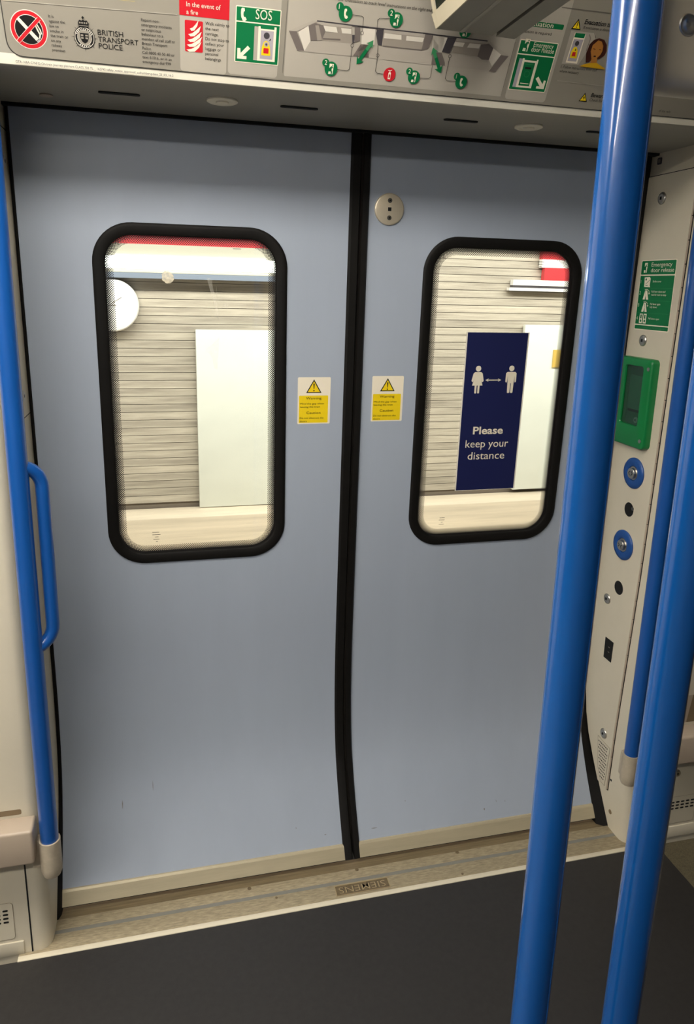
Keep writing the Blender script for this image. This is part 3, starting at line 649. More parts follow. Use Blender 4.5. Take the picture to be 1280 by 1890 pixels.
tube('loop_handle', pts, .0135, 'blue_rail', hl, n=24)
hr = empty('handrail'); tag(hr, 'plain blue vertical handrail beside the equipment panel', 'handrail')
tube('rail', [(.738, -.28, z) for z in (.325, .8, 1.3, 1.875)], .019, 'blue_rail', hr, n=32); socket_cap(hr, .738, -.28, 1)
P1, P2 = (-.088, -1.200), (.030, -1.1985)
gp1 = empty('grab_pole'); tag(gp1, 'blue floor-to-ceiling grab pole standing in front of the window with navy notice', 'pole')
tube('pole', [(P1[0], P1[1], z) for z in (0.004, .8, 1.6, 2.199)], .019, 'blue_pole', gp1, n=40)
gp2 = empty('grab_pole'); tag(gp2, 'blue grab pole standing in front of the cream side wall and vent panel', 'pole')
tube('pole', [(P2[0], P2[1], z) for z in (0.004, .8, 1.6, 2.199)], .019, 'blue_pole', gp2, n=40)
for g, p in ((gp1, P1), (gp2, P2)): tube('floor_flange', [(p[0], p[1], 0), (p[0], p[1], .008), (p[0], p[1], .02)], .03, 'steel', g, rs=[.036, .035, .0195])
br = box('pole_bracket', (-.070, -1.178, 1.702), (.16, -1.138, 2.199), 'casting', bev=.018, seg=5); tag(br, 'cast metal ceiling bracket beside the tall grab pole', 'bracket')
BRK = Plane((0, -1.178, 0), (1, 0, 0), (0, 0, 1))
disc_lathe('bracket_screw', BRK, (-0.0260, 1.7500), [(.0085, .0003), (.0078, .0016), (.0055, .0018), (.0035, .0006), (.001, .0005)], 'steel', br, 24)

# hanging display housing under the ceiling
hu = empty('display_housing'); tag(hu, 'angular grey display housing hanging from the ceiling in front of the notices', 'display')
y0, y1 = -.445, -.86
def prism(name, pts, ya, yb, m, parent):
    n = len(pts); sl = lambda z: -max(0, z-1.985)*.56      # the end leans back like the fascia behind it
    V = [(x, ya+sl(z), z) for x, z in pts] + [(x, yb+sl(z), z) for x, z in pts]
    return mesh(name, V, [tuple(range(n)), tuple(range(n, 2*n))[::-1]] + [(k, (k+1) % n, n+(k+1) % n, n+k) for k in range(n)], m, parent)
prism('housing_base', [(.021, 1.970), (.124, 1.9695), (.124, 2.0), (.006, 2.0)], y0, y1, 'grey_plastic', hu)
prism('base_rib', [(.062, 1.9690), (.066, 1.9685), (.070, 1.9695), (.070, 1.972), (.062, 1.972)], y0, y1, 'grey_plastic_light', hu)
prism('housing_edge', [(.131, 1.969), (.166, 1.968), (.172, 1.976), (.172, 2.0), (.131, 2.0)], y0-.0, y1, 'grey_plastic', hu)
prism('groove', [(.124, 1.976), (.131, 1.976), (.131, 2.0), (.124, 2.0)], y0-.002, y1, 'gap_black', hu)
prism('housing_top', [(.014, 2.0), (.172, 2.0), (.172, 2.199), (-.082, 2.199)], y0, y1, 'grey_plastic', hu)
prism('screen', [(.012, 1.990), (.010, 1.9895), (-.094, 2.199), (-.09, 2.199), (.006, 2.0)], y0-.022, y1+.02, 'screen_black', hu)
prism('bezel', [(.021, 1.970), (.0185, 1.9695), (-.097, 2.199), (-.09, 2.199)], y0, y0-.010, 'bezel', hu)
prism('bezel', [(.021, 1.970), (.0185, 1.9695), (.0085, 1.990), (.012, 1.990)], y0, y1, 'bezel', hu)

# ------------------------------------------------------------------ safety notice on the fascia
F0 = FAS
sheet_l, sheet_r, sb, stp = (-0.6853,0.0207)[0], 1.6, (-0.1102,0.0164)[1], .30
a = Art(F0, .0006); a.poly([(sheet_r, sb), (sheet_r, stp), (sheet_l, stp)] + [(sheet_l+.022-.022*math.cos(math.radians(t)), sb+.022-.022*math.sin(math.radians(t))) for t in range(0, 91, 15)], 'p_sheet')
no = tag(a.build('safety_notice'), 'long printed safety notice with emergency instructions above the train doors', 'notice')
a = Art(F0, .0006)
bl = [(sheet_l, stp), (sheet_l, sb+.022)] + [(sheet_l+.022-.022*math.cos(math.radians(t)), sb+.022-.022*math.sin(math.radians(t))) for t in range(0, 91, 15)] + [(sheet_r, sb)]
a.line(bl, .0014, 'p_text', 1); a.build('sheet_border', no)
FH = .0010
# pale cards
a = Art(F0, .0008)
for lo, hi in (((-0.4091,0.0170), (-0.3304,0.1309)), ((-0.3276,0.0196), (-0.2405,0.1401))): a.rect(lo, (hi[0], stp-.01), 'p_card', 0, .006)
cl, cr = (-0.2286,0.0266), (0.1952,0.0255); a.rect((cl[0], cl[1]-.002), (cr[0], stp-.01), 'p_card', 0, .003)
c0, c1 = (0.1997,0.0194), (0.2868,0.0200); a.rect(((0.2000,0.0155)[0]+.003, (0.2434,0.0213)[1]), ((0.2887,0.0202)[0], stp-.01), 'p_card', 0, .006)
a.build('pale_cards', no)
for pp, w_, m_ in (([(-0.2305,0.1411),(-0.2312,0.0295)], .0008, 'p_line'), ([(0.1958,0.1183),(0.1941,0.0265)], .0008, 'p_line'), ([(-0.6803,0.0950),(-0.4132,0.1017)], .0010, 'p_card'), ([(0.3019,0.0620),(0.4062,0.0608)], .0008, 'p_card'), ([(0.2685,0.1812),(0.3686,0.1818)], .0012, 'p_line')):
    a = Art(F0, .0012); a.line(pp, w_, m_, 1); a.build('divider_line', no)
# no smoking roundel
cc = (-0.6485,0.0571); R_ = .0272
a = Art(F0, .0010); a.disc(cc, R_+.0012, 'p_white', 0, 48); a.disc(cc, R_, 'p_red', 1, 48); a.disc(cc, R_*.795, 'p_white', 2, 44); a.disc(cc, R_*.765, 'p_black', 3, 44)
q = lambda u, v: (cc[0]+u*R_, cc[1]+v*R_)
a.poly([q(-.62, .50), q(-.46, .60), q(.50, -.42), q(.34, -.56)], 'p_cream', 4); a.poly([q(.36, -.58), q(.52, -.44), q(.58, -.50), q(.42, -.64)], 'p_lilac', 4)
a.line([q(.3, .42), q(.42, .2), q(.5, .0), q(.6, -.2), q(.55, -.4)], .0022, 'p_cream', 4); a.line([q(.42, .44), q(.54, .22), q(.64, .04), q(.68, -.16)], .0018, 'p_cream', 4)
a.poly([q(-.78, -.62), q(-.62, -.78), q(.72, .56), q(.56, .72)], 'p_white', 5); a.poly([q(-.75, -.62), q(-.62, -.75), q(.71, .58), q(.58, .71)], 'p_red', 6); a.build('no_smoking_symbol', no)
text(F0, ['It is', 'against the', 'law to', 'smoke in', 'the train or', 'on any', 'railway', 'premises'], (-0.6163,0.0778), .0043, 'p_text', no, base=FH, sx=.92)
# police crest
cc = (-0.5633,0.0537); q = lambda r, t: (cc[0]+r*math.cos(math.radians(t)), cc[1]+r*math.sin(math.radians(t)))
a = Art(F0, .0010)
for t in range(0, 360, 9):
    r = .0215 if t % 45 == 0 else (.0185 if t % 18 == 0 else .0160)
    a.poly([q(.013, t-3.2), q(r, t), q(.013, t+3.2)], 'p_black', 1)
a.disc(cc, .0163, 'p_black', 2, 36); a.disc(cc, .0152, 'p_white', 3, 36); a.disc(cc, .0144, 'p_black', 4, 36); a.ring(cc, .0106, .0112, 'p_white', 5, 30); a.disc(cc, .0102, 'p_sheet', 6, 30)
x, z = cc
a.poly([(x-.0068, z+.0068), (x+.0068, z+.0068), (x+.0066, z-.001), (x+.004, z-.006), (x, z-.0085), (x-.004, z-.006), (x-.0066, z-.001)], 'p_black', 7)
for dx in (-.0035, .0035):
    for dz in (.0035, -.0005): a.rect((x+dx-.002, z+dz-.0012), (x+dx+.002, z+dz+.0012), 'p_sheet', 8)
for t in range(25, 156, 13): a.rect((q(.0128, t)[0]-.0007, q(.0128, t)[1]-.0009), (q(.0128, t)[0]+.0007, q(.0128, t)[1]+.0009), 'p_white', 5)
for t in range(235, 306, 14): a.rect((q(.0128, t)[0]-.0007, q(.0128, t)[1]-.0009), (q(.0128, t)[0]+.0007, q(.0128, t)[1]+.0009), 'p_white', 5)
kz = z+.0150
a.poly([(x-.0075, kz), (x+.0075, kz), (x+.0082, kz+.0068), (x+.0058, kz+.0105), (x+.002, kz+.0096), (x, kz+.0118), (x-.002, kz+.0096), (x-.0058, kz+.0105), (x-.0082, kz+.0068)], 'p_black', 6)
for dx in (-.0052, -.0018, .0018, .0052): a.disc((x+dx, kz+.0065), .0013, 'p_sheet', 7, 10)
a.line([(x-.007, kz+.0025), (x+.007, kz+.0025)], .0008, 'p_sheet', 7); a.line([(x, kz+.0125), (x, kz+.0155)], .0016, 'p_black', 6); a.line([(x-.0016, kz+.0143), (x+.0016, kz+.0143)], .0014, 'p_black', 6)
a.build('police_crest', no)
for s, p, e in (('BRITISH', (-0.5419,0.0600), (-0.5015,0.0609)), ('TRANSPORT', (-0.5420,0.0499), (-0.4774,0.0512)), ('POLICE', (-0.5418,0.0401), (-0.5039,0.0405))): text(F0, s, p, .0078, 'p_black', no, width=e[0]-p[0], base=FH)
text(F0, ['Report non-', 'emergency incidents', 'or suspicious', 'behaviour to a', 'member of rail staff or', 'British Transport', 'Police.'], (-0.4715,0.0867), .0043, 'p_text', no, base=FH, sx=.95)
text(F0, ['Call 0800 40 50 40 or', 'text 61016, or in an', 'emergency dial 999'], (-0.4718,0.0383), .0043, 'p_text', no, base=FH, sx=.95)
p, e = (-0.6760,0.0016), (-0.4214,0.0046); text(Plane((0, -.33, 1.879), (1, 0, 0), FAS.V), 'GTR-168A-C/NFO-On train journey planners CLASS 700 TL _ 162743 safety_notice_approved_colnumberupdate_23_03_16-2', (p[0], .0065), .0036, 'p_text', no, width=e[0]-p[0], base=.0010)
a = Art(F0, .0012); a.rect((-0.5086,0.1137), (-0.4795,0.1135), 'p_yellow'); a.build('yellow_mark', no)
# fire card
a = Art(F0, .0012); lo, hi = (-0.4095,0.1020), (-0.3273,0.1299); lo2 = (-0.3266,0.1032); a.rect((lo[0], (lo[1]+.0)), (hi[0], hi[1]+.012), 'p_red', 0); a.build('red_header', no)
text(F0, ['In the event of', 'a fire'], (-0.3979,0.1155), .0068, 'p_cream', no, base=.0014, sx=.95)
a = Art(F0, .0012); l, r_, t, b_ = (-0.4008,0.0708)[0], (-0.3710,0.0736)[0], (-0.3859,0.0957)[1], (-0.3861,0.0487)[1]; a.rect((l, b_), (r_, t), 'p_red', 0, .002)
cx, w = (l+r_)/2, r_-l
for i, (dz, dx, k) in enumerate(((.80, .05, .55), (.62, .12, .75), (.44, .12, .85), (.28, .10, .95), (.12, .0, 1.0))):
    z = b_+(t-b_)*dz; s = w*.42*k; a.poly([(cx-s, z-.003), (cx-s*.3, z-.001), (cx+s*.4, z+.004), (cx+s+dx*w*.6, z+.011), (cx+s*.7+dx*w*.6, z+.002), (cx+s*.1, z-.005), (cx-s*.6, z-.006)], 'p_cream', 1)
a.build('fire_symbol', no)
text(F0, ['Walk calmly to', 'the next', 'carriage.', 'Do not stop to', 'collect your', 'luggage or', 'personal', 'belongings'], (-0.3668,0.0915), .0047, 'p_text', no, base=FH, sx=.95)
# sos sign
def kq(u, v): return None
l, r_, t, b_, mid = (-0.3153,0.0826)[0], (-0.2413,0.0897)[0], (-0.2791,0.1239)[1], (-0.2791,0.0413)[1], (-0.2786,0.1024)[1]
a = Art(F0, .0012); a.rect((l-.0015, b_-.0015), (r_+.0015, t+.0015), 'p_cream', 0, .002); a.rect((l, mid+.001), (r_, t), 'p_green', 1); a.rect((l, b_), (r_, mid-.001), 'p_green', 1)
phone(a, ((-0.3035,0.1128)), .0195, 'p_cream', 2)
q = lambda u, v: (l+u*(r_-l), b_+v*(t-b_))
ar = [(.04, .05), (.04, .25), (.11, .25), (.12, .16), (.28, .31), (.34, .26), (.17, .11), (.26, .11), (.26, .05)]
a.poly([q(*p) for p in ar], 'p_cream', 2)
a.poly([q(.42, .05), q(.42, .68), q(.53, .68), q(.53, .05)], 'p_car1', 2); a.poly([q(.51, .05), q(.51, .69), q(.56, .69), q(.56, .65), q(.88, .65), q(.88, .70), q(.93, .70), q(.93, .05)], 'p_cream', 3)
a.poly([q(.57, .09), q(.57, .62), q(.87, .62), q(.87, .09)], 'p_lilac', 4); a.disc(q(.71, .53), .0052, 'p_car5', 5, 16)
a.poly([q(.60, .16), q(.61, .32), q(.65, .41), q(.70, .44), q(.76, .41), q(.80, .32), q(.82, .16)], 'p_yellow', 5); a.disc(q(.71, .37), .0038, 'p_lilac', 6, 14); a.disc(q(.71, .37), .0018, 'p_car5', 7, 10); a.rect(q(.65, .20), q(.77, .30), 'p_red', 6, .001); a.disc(q(.80, .47), .001, 'p_black', 5, 8); a.disc(q(.79, .45), .001, 'p_black', 5, 8); a.build('sos_sign', no)
p, e = (-0.2834,0.1082), (-0.2556,0.1081); text(F0, 'SOS', (p[0], (-0.2696,0.1085)[1]), .0145, 'p_cream', no, width=e[0]-p[0], base=.0018)
# carriage diagram
a = Art(F0, .0012)
a.poly([(-0.2251,0.0964),(-0.2115,0.0967),(-0.1950,0.0677),(-0.2076,0.0666)], 'p_car3', 1); a.poly([(-0.2251,0.0964),(-0.1854,0.1156),(-0.1770,0.1154),(-0.1917,0.1073),(-0.2109,0.0967)], 'p_car1', 1); a.poly([(-0.2076,0.0666),(-0.1950,0.0677),(-0.1857,0.0845),(-0.1642,0.0876),(-0.1076,0.0876),(-0.0943,0.0899),(-0.1072,0.0671)], 'p_car1', 1); a.poly([(-0.2084,0.0959),(-0.1917,0.1073),(-0.1857,0.0845),(-0.1950,0.0677)], 'p_car4', 2)
a.poly([(-0.1917,0.1073),(-0.1770,0.1154),(-0.1154,0.1158),(-0.1101,0.0873),(-0.1641,0.0865),(-0.1857,0.0845)], 'p_car2', 2); a.poly([(-0.1917,0.1073),(-0.1803,0.1126),(-0.1644,0.1100),(-0.1610,0.1015),(-0.1665,0.0863),(-0.1857,0.0845)], 'p_car3', 3); a.poly([(-0.1799,0.1090),(-0.1739,0.1096),(-0.1654,0.0875),(-0.1737,0.0856)], 'p_car2', 4)
a.poly([(-0.1656,0.1099),(-0.1426,0.1100),(-0.1391,0.1015),(-0.1610,0.1015)], 'p_car4', 4); a.poly([(-0.1340,0.1093),(-0.1158,0.1098),(-0.1146,0.1018),(-0.1312,0.1015)], 'p_car4', 4); a.poly([(-0.1770,0.1154),(-0.1154,0.1158),(-0.1159,0.1111),(-0.1764,0.1099)], 'p_car1', 3); a.poly([(-0.1133,0.1008),(-0.1084,0.1013),(-0.1072,0.0887),(-0.1109,0.0883)], 'p_car5', 5); a.poly([(-0.1101,0.1132),(-0.1004,0.1136),(-0.0972,0.0928),(-0.1067,0.0898)], 'p_car3', 3)
a.poly([(-0.1646,0.0912),(-0.1331,0.0926),(-0.1328,0.0905),(-0.1644,0.0891)], 'p_car3', 4); a.poly([(-0.0952,0.0877),(-0.0802,0.0880),(-0.0770,0.0676),(-0.1067,0.0677)], 'p_car3', 1)
a.line([(-0.1770,0.1159),(-0.0845,0.1152)], .0020, 'p_car5', 4)
a.poly([(-0.0966,0.1129),(-0.0724,0.1132),(-0.0703,0.0889),(-0.0940,0.0878)], 'p_car4', 2); a.poly([(-0.0940,0.0878),(-0.0689,0.0880),(-0.0795,0.0674),(-0.0973,0.0680),(-0.0984,0.0755)], 'p_car2', 1); a.poly([(-0.0827,0.0878),(0.0222,0.0876),(0.0376,0.0946),(0.0408,0.0860),(0.0427,0.0661),(-0.0795,0.0674)], 'p_car1', 1); a.poly([(-0.0572,0.1152),(0.0200,0.1157),(0.0194,0.0885),(-0.0552,0.0892)], 'p_car2', 2)
a.poly([(-0.0693,0.1130),(-0.0571,0.1147),(-0.0565,0.0891),(-0.0642,0.0900),(-0.0702,0.1071)], 'p_car5', 3); a.poly([(-0.0549,0.1091),(-0.0233,0.1089),(-0.0219,0.1015),(-0.0547,0.1011)], 'p_car4', 3); a.poly([(-0.0137,0.1087),(0.0196,0.1087),(0.0179,0.1015),(-0.0135,0.1012)], 'p_car4', 3); a.poly([(-0.0572,0.1152),(0.0200,0.1157),(0.0200,0.1098),(-0.0550,0.1096)], 'p_car1', 3); a.poly([(0.0203,0.1146),(0.0359,0.1140),(0.0304,0.0917),(0.0182,0.0878),(0.0197,0.0995)], 'p_car3', 3)
a.poly([(0.0360,0.1135),(0.0580,0.1139),(0.0587,0.0888),(0.0381,0.0924)], 'p_car4', 2); a.poly([(0.0416,0.0883),(0.0583,0.0876),(0.0677,0.0728),(0.0690,0.0673),(0.0424,0.0672)], 'p_car3', 1); a.line([(-0.1042,0.1148),(-0.0585,0.1154),(0.0213,0.1158),(0.0577,0.1150)], .0020, 'p_car5', 4); a.line([(-0.0539,0.0888),(0.0180,0.0889)], .0015, 'p_car3', 4)
a.poly([(0.0634,0.1133),(0.0808,0.1143),(0.0731,0.0882),(0.0579,0.0893)], 'p_car5', 3); a.poly([(0.0357,0.1125),(0.0634,0.1133),(0.0581,0.0887),(0.0414,0.0872)], 'p_car4', 2); a.poly([(0.0807,0.1149),(0.1397,0.1150),(0.1298,0.0877),(0.0778,0.0905)], 'p_car2', 2); a.poly([(0.0794,0.1081),(0.0980,0.1079),(0.0961,0.1009),(0.0774,0.1011)], 'p_car4', 3); a.poly([(0.1077,0.1082),(0.1295,0.1084),(0.1276,0.1014),(0.1043,0.1011)], 'p_car4', 3); a.poly([(0.0807,0.1149),(0.1397,0.1150),(0.1402,0.1106),(0.0814,0.1089)], 'p_car1', 3)
a.poly([(0.1304,0.1079),(0.1446,0.1111),(0.1556,0.1046),(0.1521,0.0846),(0.1384,0.0840),(0.1280,0.0888)], 'p_car3', 3); a.poly([(0.0740,0.0877),(0.1283,0.0876),(0.1509,0.0832),(0.1586,0.0671),(0.0686,0.0663)], 'p_car1', 1); a.poly([(0.1521,0.0846),(0.1556,0.1046),(0.1736,0.0955),(0.1610,0.0751)], 'p_car4', 3); a.poly([(0.1416,0.1164),(0.1890,0.0956),(0.1740,0.0942),(0.1569,0.1053)], 'p_car1', 2); a.poly([(0.1738,0.0949),(0.1894,0.0944),(0.1707,0.0655),(0.1574,0.0657)], 'p_car3', 3); a.line([(0.0162,0.1155),(0.0776,0.1152),(0.1405,0.1150)], .0020, 'p_car5', 4)
a.build('carriage_diagram', no)
def dbl_arrow(p, q_, wd):
    a = Art(F0, .0024); dx, dz = q_[0]-p[0], q_[1]-p[1]; L = math.hypot(dx, dz); t = (dx/L, dz/L); n_ = (-t[1], t[0]); hd_ = .0115; hw = .0085
    P = lambda s_, o_: (p[0]+t[0]*s_+n_[0]*o_, p[1]+t[1]*s_+n_[1]*o_)
    a.poly([P(0, 0), P(hd_, hw), P(hd_*.8, wd), P(L*.6, wd), P(L*.6, -wd), P(hd_*.8, -wd), P(hd_, -hw)], 'p_green', 0)
    a.poly([P(L, 0), P(L-hd_, hw*.85), P(L-hd_*.8, wd), P(L*.6, wd), P(L*.6, -wd), P(L-hd_*.8, -wd), P(L-hd_, -hw*.85)], 'p_green2', 0); a.build('exit_arrow', no)
dbl_arrow((-0.0985,0.0552), (-0.0734,0.0961), .0030); dbl_arrow((0.0632,0.0548), (0.0388,0.0952), .0030)
def callout(c, r, kind, num, path, mk):
    a = Art(F0, .0022); a.disc(c, r, 'p_red' if kind == 'fire' else 'p_green', 1, 32)
    if num:
        n_ = (c[0]-r*.92, c[1]+r*.80); a.disc(n_, r*.55, 'p_green', 2, 22)
    if kind == 'phone': phone(a, (c[0]+r*.05, c[1]), r*1.25, 'p_cream', 3)
    elif kind == 'run': run_man(a, (c[0]-r*.38, c[1]-r*.72), r*1.42, 'p_cream', 'p_green', 3)
    else:
        x, z = c; k = r*.95; a.poly([(x-k*.22, z-k*.72), (x+k*.22, z-k*.72), (x+k*.22, z+k*.2), (x+k*.08, z+k*.42), (x-k*.08, z+k*.42), (x-k*.22, z+k*.2)], 'p_cream', 3); a.rect((x-k*.12, z-k*.5), (x+k*.12, z+k*.02), 'p_red', 4); a.line([(x, z+k*.4), (x, z+k*.6), (x-k*.3, z+k*.62)], k*.1, 'p_cream', 3); a.line([(x, z+k*.58), (x+k*.3, z+k*.7)], k*.1, 'p_cream', 3)
    if path: a.line(path, .0008, 'p_text', 0)
    if mk: a.ring(mk, .0024, .0031, 'p_text', 0, 18)
    o = a.build('callout_symbol', no)
    if num: text(F0, num, (n_[0]-r*.17, n_[1]-r*.3), r*.62, 'p_cream', no, base=.0030)
callout((-0.1291,0.1316), .0120, 'phone', '1', [(-0.1187,0.1310),(-0.1010,0.1310),(-0.0967,0.1292),(-0.0952,0.1085)], (-0.0957,0.1053)); callout((-0.0371,0.1311), .0120, 'run', '2', [(-0.0486,0.1317),(-0.0672,0.1307),(-0.0705,0.1281),(-0.0695,0.1124)], None)
callout((-0.1441,0.0438), .0118, 'run', '2', [(-0.1331,0.0435),(-0.1140,0.0436),(-0.1105,0.0461),(-0.1104,0.0822)], (-0.1104,0.0843)); callout((-0.0342,0.0441), .0115, 'fire', None, [(-0.0449,0.0438),(-0.0578,0.0442),(-0.0615,0.0473),(-0.0615,0.0709),(-0.0636,0.0895)], (-0.0615,0.0730))
callout((0.0133,0.0435), .0115, 'run', '2', [(0.0243,0.0431),(0.0418,0.0437),(0.0452,0.0465),(0.0449,0.0660)], None); callout((0.1072,0.0429), .0115, 'phone', '1', [(0.0958,0.0432),(0.0790,0.0430),(0.0745,0.0465),(0.0747,0.0810)], (0.0747,0.0841))
callout((0.0944,0.1266), .0115, 'run', '2', None, None)
p = (-0.1530,0.1485); e = (0.0115,0.1502); text(F0, "follow the 'Evacuation to track level' instructions on the right and on the", (p[0]-.012, (-0.0756,0.1509)[1]-.0015), .0050, 'p_text', no, width=(e[0]-p[0])*1.28, base=FH, slant=.15)
# evacuation bar and door release picture
lo, hi = (0.2277,0.1464), (0.2832,0.1503); a = Art(F0, .0012); a.rect((lo[0]-.06, (0.2577,0.1462)[1]), (hi[0], (0.2547,0.1546)[1]), 'p_green', 0, .002); a.build('green_bar', no)
e = (0.2619,0.1494); text(F0, 'Evacuation', (e[0]-.060, (0.2461,0.1490)[1]-.0015), .0078, 'p_cream', no, width=.060, base=.0016)
e = (0.2630,0.1361); text(F0, 'Follow these steps if evacuation is required', (e[0]-.135, (0.2417,0.1362)[1]-.001), .0048, 'p_text', no, width=.135, base=FH)
l, r_, t, b_, mid = (0.2064,0.0779)[0]+.0, (0.2814,0.0785)[0], (0.2427,0.1228)[1], (0.2411,0.0399)[1], (0.2431,0.1003)[1]
a = Art(F0, .0012); a.rect((l-.0015, b_-.0015), (r_+.0015, t+.0015), 'p_cream', 0, .002); a.rect((l, mid+.001), (r_, t), 'p_green', 1); a.rect((l, b_), (r_, mid-.001), 'p_green', 1)
q = lambda u, v: (l+u*(r_-l), b_+v*(t-b_))
run_man(a, q(.10, .79), .0205, 'p_cream', 'p_green', 2)
a.poly([q(.08, .05), q(.08, .64), q(.19, .64), q(.19, .05)], 'p_lilac', 2); a.poly([q(.17, .05), q(.17, .65), q(.22, .65), q(.22, .62), q(.56, .62), q(.56, .65), q(.60, .65), q(.60, .05)], 'p_cream', 3); a.poly([q(.23, .09), q(.23, .58), q(.53, .58), q(.53, .09)], 'p_green', 4)
a.rect(q(.29, .44), q(.46, .48), 'p_black', 5); a.line([q(.27, .54), q(.49, .54)], .0010, 'p_green2', 5); a.line([q(.27, .14), q(.49, .14)], .0014, 'p_cream', 5); a.ring(q(.38, .34), .005, .0056, 'p_green2', 5, 18)
a.poly([q(.96, .06), q(.96, .24), q(.90, .24), q(.89, .16), q(.72, .31), q(.66, .26), q(.83, .11), q(.74, .11), q(.74, .06)], 'p_cream', 2); a.build('door_release_sign', no)
text(F0, 'Emergency', q(.36, .895), .0080, 'p_cream', no, width=(r_-l)*.54, base=.0016); text(F0, 'door release', q(.33, .80), .0080, 'p_cream', no, width=(r_-l)*.62, base=.0016)
# right part: evacuation steps
def tri(c, r, bolt_):
    a = Art(F0, .0012); x, z = c; a.poly([(x-r, z-r*.8), (x+r, z-r*.8), (x, z+r)], 'p_black', 0); a.poly([(x-r*.72, z-r*.62), (x+r*.72, z-r*.62), (x, z+r*.66)], 'p_yellow', 1)
    if bolt_: a.poly([(x+r*.05, z+r*.42), (x-r*.22, z-r*.05), (x-r*.02, z-r*.05), (x-r*.08, z-r*.5), (x+r*.24, z+.05*r), (x+r*.03, z+.05*r)], 'p_black', 2)
    else: a.line([(x, z+r*.4), (x, z-r*.15)], r*.16, 'p_black', 2); a.disc((x, z-r*.4), r*.1, 'p_black', 2, 8)
    a.build('warning_triangle', no)
tri((0.3085,0.1574), .0098, False); tri((0.3692,0.0370), .0092, True)
text(F0, 'Evacuation to track', (0.3222,0.1602), .0074, 'p_black', no, base=FH, bold=.02, sx=.95, slant=.12); text(F0, 'If evacuation is deemed', (0.3230,0.1525), .0046, 'p_text', no, base=FH)
text(F0, 'Beware', (0.3831,0.0393), .0072, 'p_black', no, base=FH, bold=.02, slant=.12); text(F0, 'Check for any trains', (0.3828,0.0317), .0052, 'p_text', no, base=FH, slant=.1)
text(F0, ['1. Follow instructions from staff', 'where necessary'], (0.3007,0.0844), .0046, 'p_text', no, base=FH, sx=.9, slant=.1)
text(F0, 'of any rails', (0.5454,0.0242), .0045, 'p_text', no, base=FH)
a = Art(F0, .0012)
a.poly([(0.3000,0.1474),(0.3509,0.1473),(0.3545,0.1383),(0.3356,0.0923),(0.3007,0.0915)], 'p_car1', 0); a.poly([(0.3092,0.1448),(0.3318,0.1448),(0.3320,0.0942),(0.3079,0.0943)], 'p_cream', 1); a.poly([(0.3102,0.1444),(0.3309,0.1447),(0.3302,0.1372),(0.3098,0.1370)], 'p_green', 2); a.poly([(0.3106,0.1339),(0.3302,0.1349),(0.3288,0.0977),(0.3105,0.0973)], 'p_lilac', 2)
a.disc((0.3194,0.1275), .0042, 'p_car5', 3, 14); a.poly([(0.3127,0.1030),(0.3126,0.1140),(0.3161,0.1216),(0.3210,0.1218),(0.3251,0.1159),(0.3275,0.1028)], 'p_yellow', 3); a.poly([(0.3155,0.1062),(0.3158,0.1128),(0.3220,0.1134),(0.3232,0.1061)], 'p_red', 4); a.rect((0.3190,0.1153), (0.3210,0.1189), 'p_car5', 4)
a.line([(0.3394,0.1441),(0.3439,0.1373),(0.3428,0.1168)], .0012, 'p_car3', 1); a.line([(0.3491,0.1472),(0.3539,0.1397)], .0012, 'p_car3', 1)
a.poly([(0.3492,0.0980),(0.3439,0.1139),(0.3454,0.1287),(0.3515,0.1366),(0.3610,0.1404),(0.3728,0.1386),(0.3813,0.1306),(0.3849,0.1206),(0.3833,0.1131),(0.3749,0.1063),(0.3610,0.1036),(0.3552,0.0993)], 'p_hair', 4)
a.poly([(0.3520,0.1176),(0.3522,0.1279),(0.3607,0.1367),(0.3686,0.1353),(0.3744,0.1285),(0.3759,0.1198),(0.3740,0.1130),(0.3695,0.1081),(0.3724,0.0986),(0.3582,0.0966),(0.3586,0.1049)], 'p_skin', 5); a.poly([(0.3380,0.0907),(0.3458,0.0947),(0.3576,0.0980),(0.3721,0.0993),(0.3921,0.0920),(0.3930,0.0898)], 'p_shirt', 6); a.rect((0.3611,0.1088), (0.3658,0.1112), 'p_hair', 6); a.line([(0.3554,0.1224),(0.3603,0.1216)], .0009, 'p_hair', 6); a.line([(0.3684,0.1221),(0.3724,0.1216)], .0009, 'p_hair', 6)
a.build('evacuation_picture', no)

# ------------------------------------------------------------------ carriage lamps
def strip_light(y, m, w, label, xe):
    t = empty('ceiling_light'); tag(t, label, 'light', 'strip lights along the carriage ceiling')
    box('light_tray', (-2.95, y-w/2-.015, 2.185), (xe, y+w/2+.015, 2.2), 'ceiling_white', t)
    box('diffuser', (-2.95, y-w/2, 2.165), (xe, y+w/2, 2.184), m, t, bev=.004)
strip_light(-.86, 'strip_near', .28, 'white strip light along the train ceiling above the poles', .3); strip_light(-2.05, 'strip_far', .12, 'white strip light along the train ceiling by the far wall', -.7)

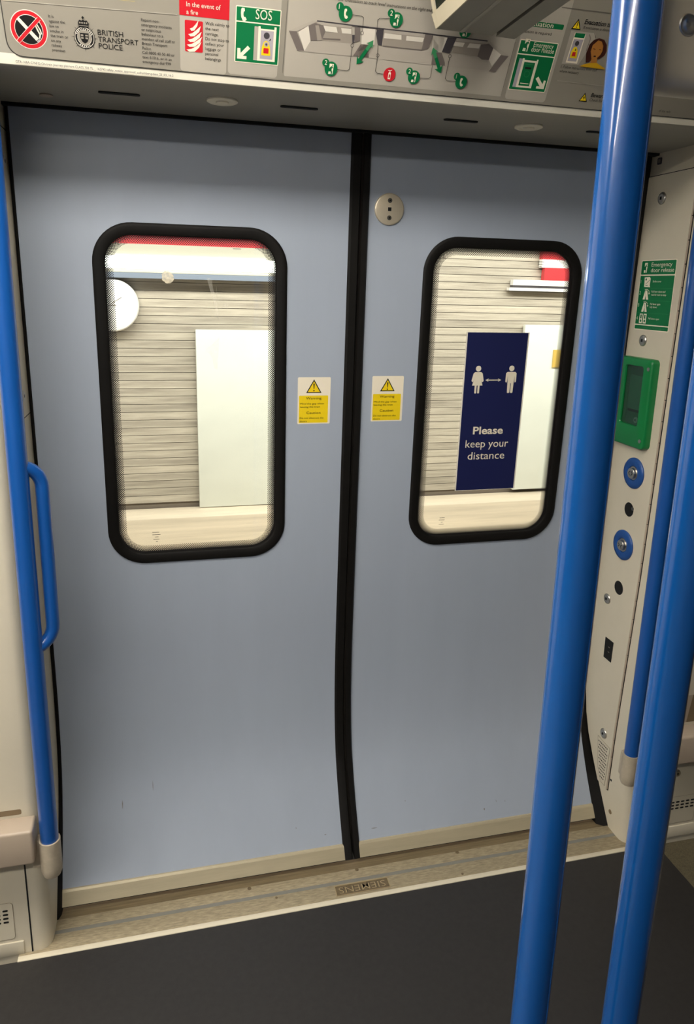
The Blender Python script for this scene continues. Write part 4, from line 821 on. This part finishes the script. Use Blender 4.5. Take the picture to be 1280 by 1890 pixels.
# ------------------------------------------------------------------ the station outside
sw = empty('station_wall'); tag(sw, 'pale station wall of long horizontal brick courses beyond the train windows', 'wall', kind='structure')
box('wall_core', (-7, 4.012, -1.6), (10, 4.3, 4.2), 'station_joint', sw)
PITCH_Z = .0617
base = -.19
proto = box('brick_course', (-7, 4.0, base), (10, 4.03, base+PITCH_Z-.0045), 'station_brick', sw)
for i in range(1, 44):
    o = proto.copy(); link(o, sw); o.location = ((i*.83) % 2.0-1.0, .004*((i*7) % 5)/5-.002, i*PITCH_Z)
led = box('platform_ledge', (-7, 3.72, -1.6), (10, 3.999, -.235), 'station_ledge', bev=.01); tag(led, 'pale ledge at the foot of the station wall', 'ledge')
pf = box('platform_floor', (-7, .6, -1.62), (10, 3.7, -.75), 'station_ledge'); tag(pf, 'pale platform floor outside the train', 'platform')
def board(x0, x1, z0, z1, label, y=3.94):
    t = empty('station_board'); tag(t, label, 'board')
    box('board_face', (x0, y, z0), (x1, 3.988, z1), 'station_panel', t, bev=.006); return t
board(-.235, 1.30, -.23, 1.19, 'wide white board on the station wall seen through the plain window')
board(2.52, 4.6, -.20, 1.26, 'white board on the station wall seen behind the navy notice')
yl = box('yellow_label', (2.80, 3.925, .90), (3.0, 3.9395, 1.05), 'station_yellow'); tag(yl, 'small yellow label on the white station board', 'label')
dk = empty('round_disc'); tag(dk, 'round white disc on the station wall', 'sign')
OUT = Plane((0, 3.9, 0), (1, 0, 0), (0, 0, 1))
disc_lathe('white_disc', OUT, (-.83, 1.362), [(.190, -.08), (.190, 0), (.182, .012), (.15, .02)], 'station_white', dk, 48)  # plain white disc, thin grey lines laid across it
a = Art(OUT, .0215); a.rect((-.93, 1.36), (-.80, 1.366), 'p_grey'); a.line([(-.84, 1.37), (-.76, 1.42)], .004, 'p_grey'); a.build('disc_lines', dk)
tb = empty('platform_light'); tag(tb, 'long glowing fluorescent tube running along the station wall', 'light')
box('tube', (-5, 3.86, 1.625), (1.45, 3.90, 1.712), 'tube_glow', tb, bev=.015); box('tube_housing', (-5, 3.88, 1.600), (1.5, 3.985, 1.80), 'station_grey', tb); box('tube_rail', (-5, 3.87, 1.56), (1.5, 3.985, 1.598), 'station_blue', tb)
rb = box('red_band', (-6, 3.9, 1.802), (1.3, 3.985, 1.99), 'station_red'); tag(rb, 'red band above the fluorescent tube on the station wall', 'band')
sg = empty('name_sign'); tag(sg, 'red and white striped sign high on the station wall', 'sign')
for nm, z0, z1, m_, dx in (('red_stripe', 1.80, 2.0, 'station_red', 0), ('white_stripe', 1.735, 1.80, 'station_white', 0), ('red_stripe', 1.63, 1.735, 'station_red', .03), ('white_stripe', 1.585, 1.63, 'station_white', -.25), ('dark_rail', 1.565, 1.585, 'p_car5', -.25), ('white_stripe', 1.54, 1.565, 'station_white', -.28)):
    box(nm, (2.62+dx, 3.93, z0), (3.9, 3.985, z1), m_, sg)
ls_ = bpy.data.lights.new('station_fill', 'AREA'); ls_.shape = 'RECTANGLE'; ls_.size = 9; ls_.size_y = .4; ls_.energy = STATION_FILL*9; ls_.color = (1.0, .95, .86)  # added area light, no visible fitting, brightens the station wall
lo_ = link(bpy.data.objects.new('station_fill', ls_)); lo_.location = (1.2, 1.9, 3.0); lo_.rotation_euler = (math.radians(35), 0, 0)
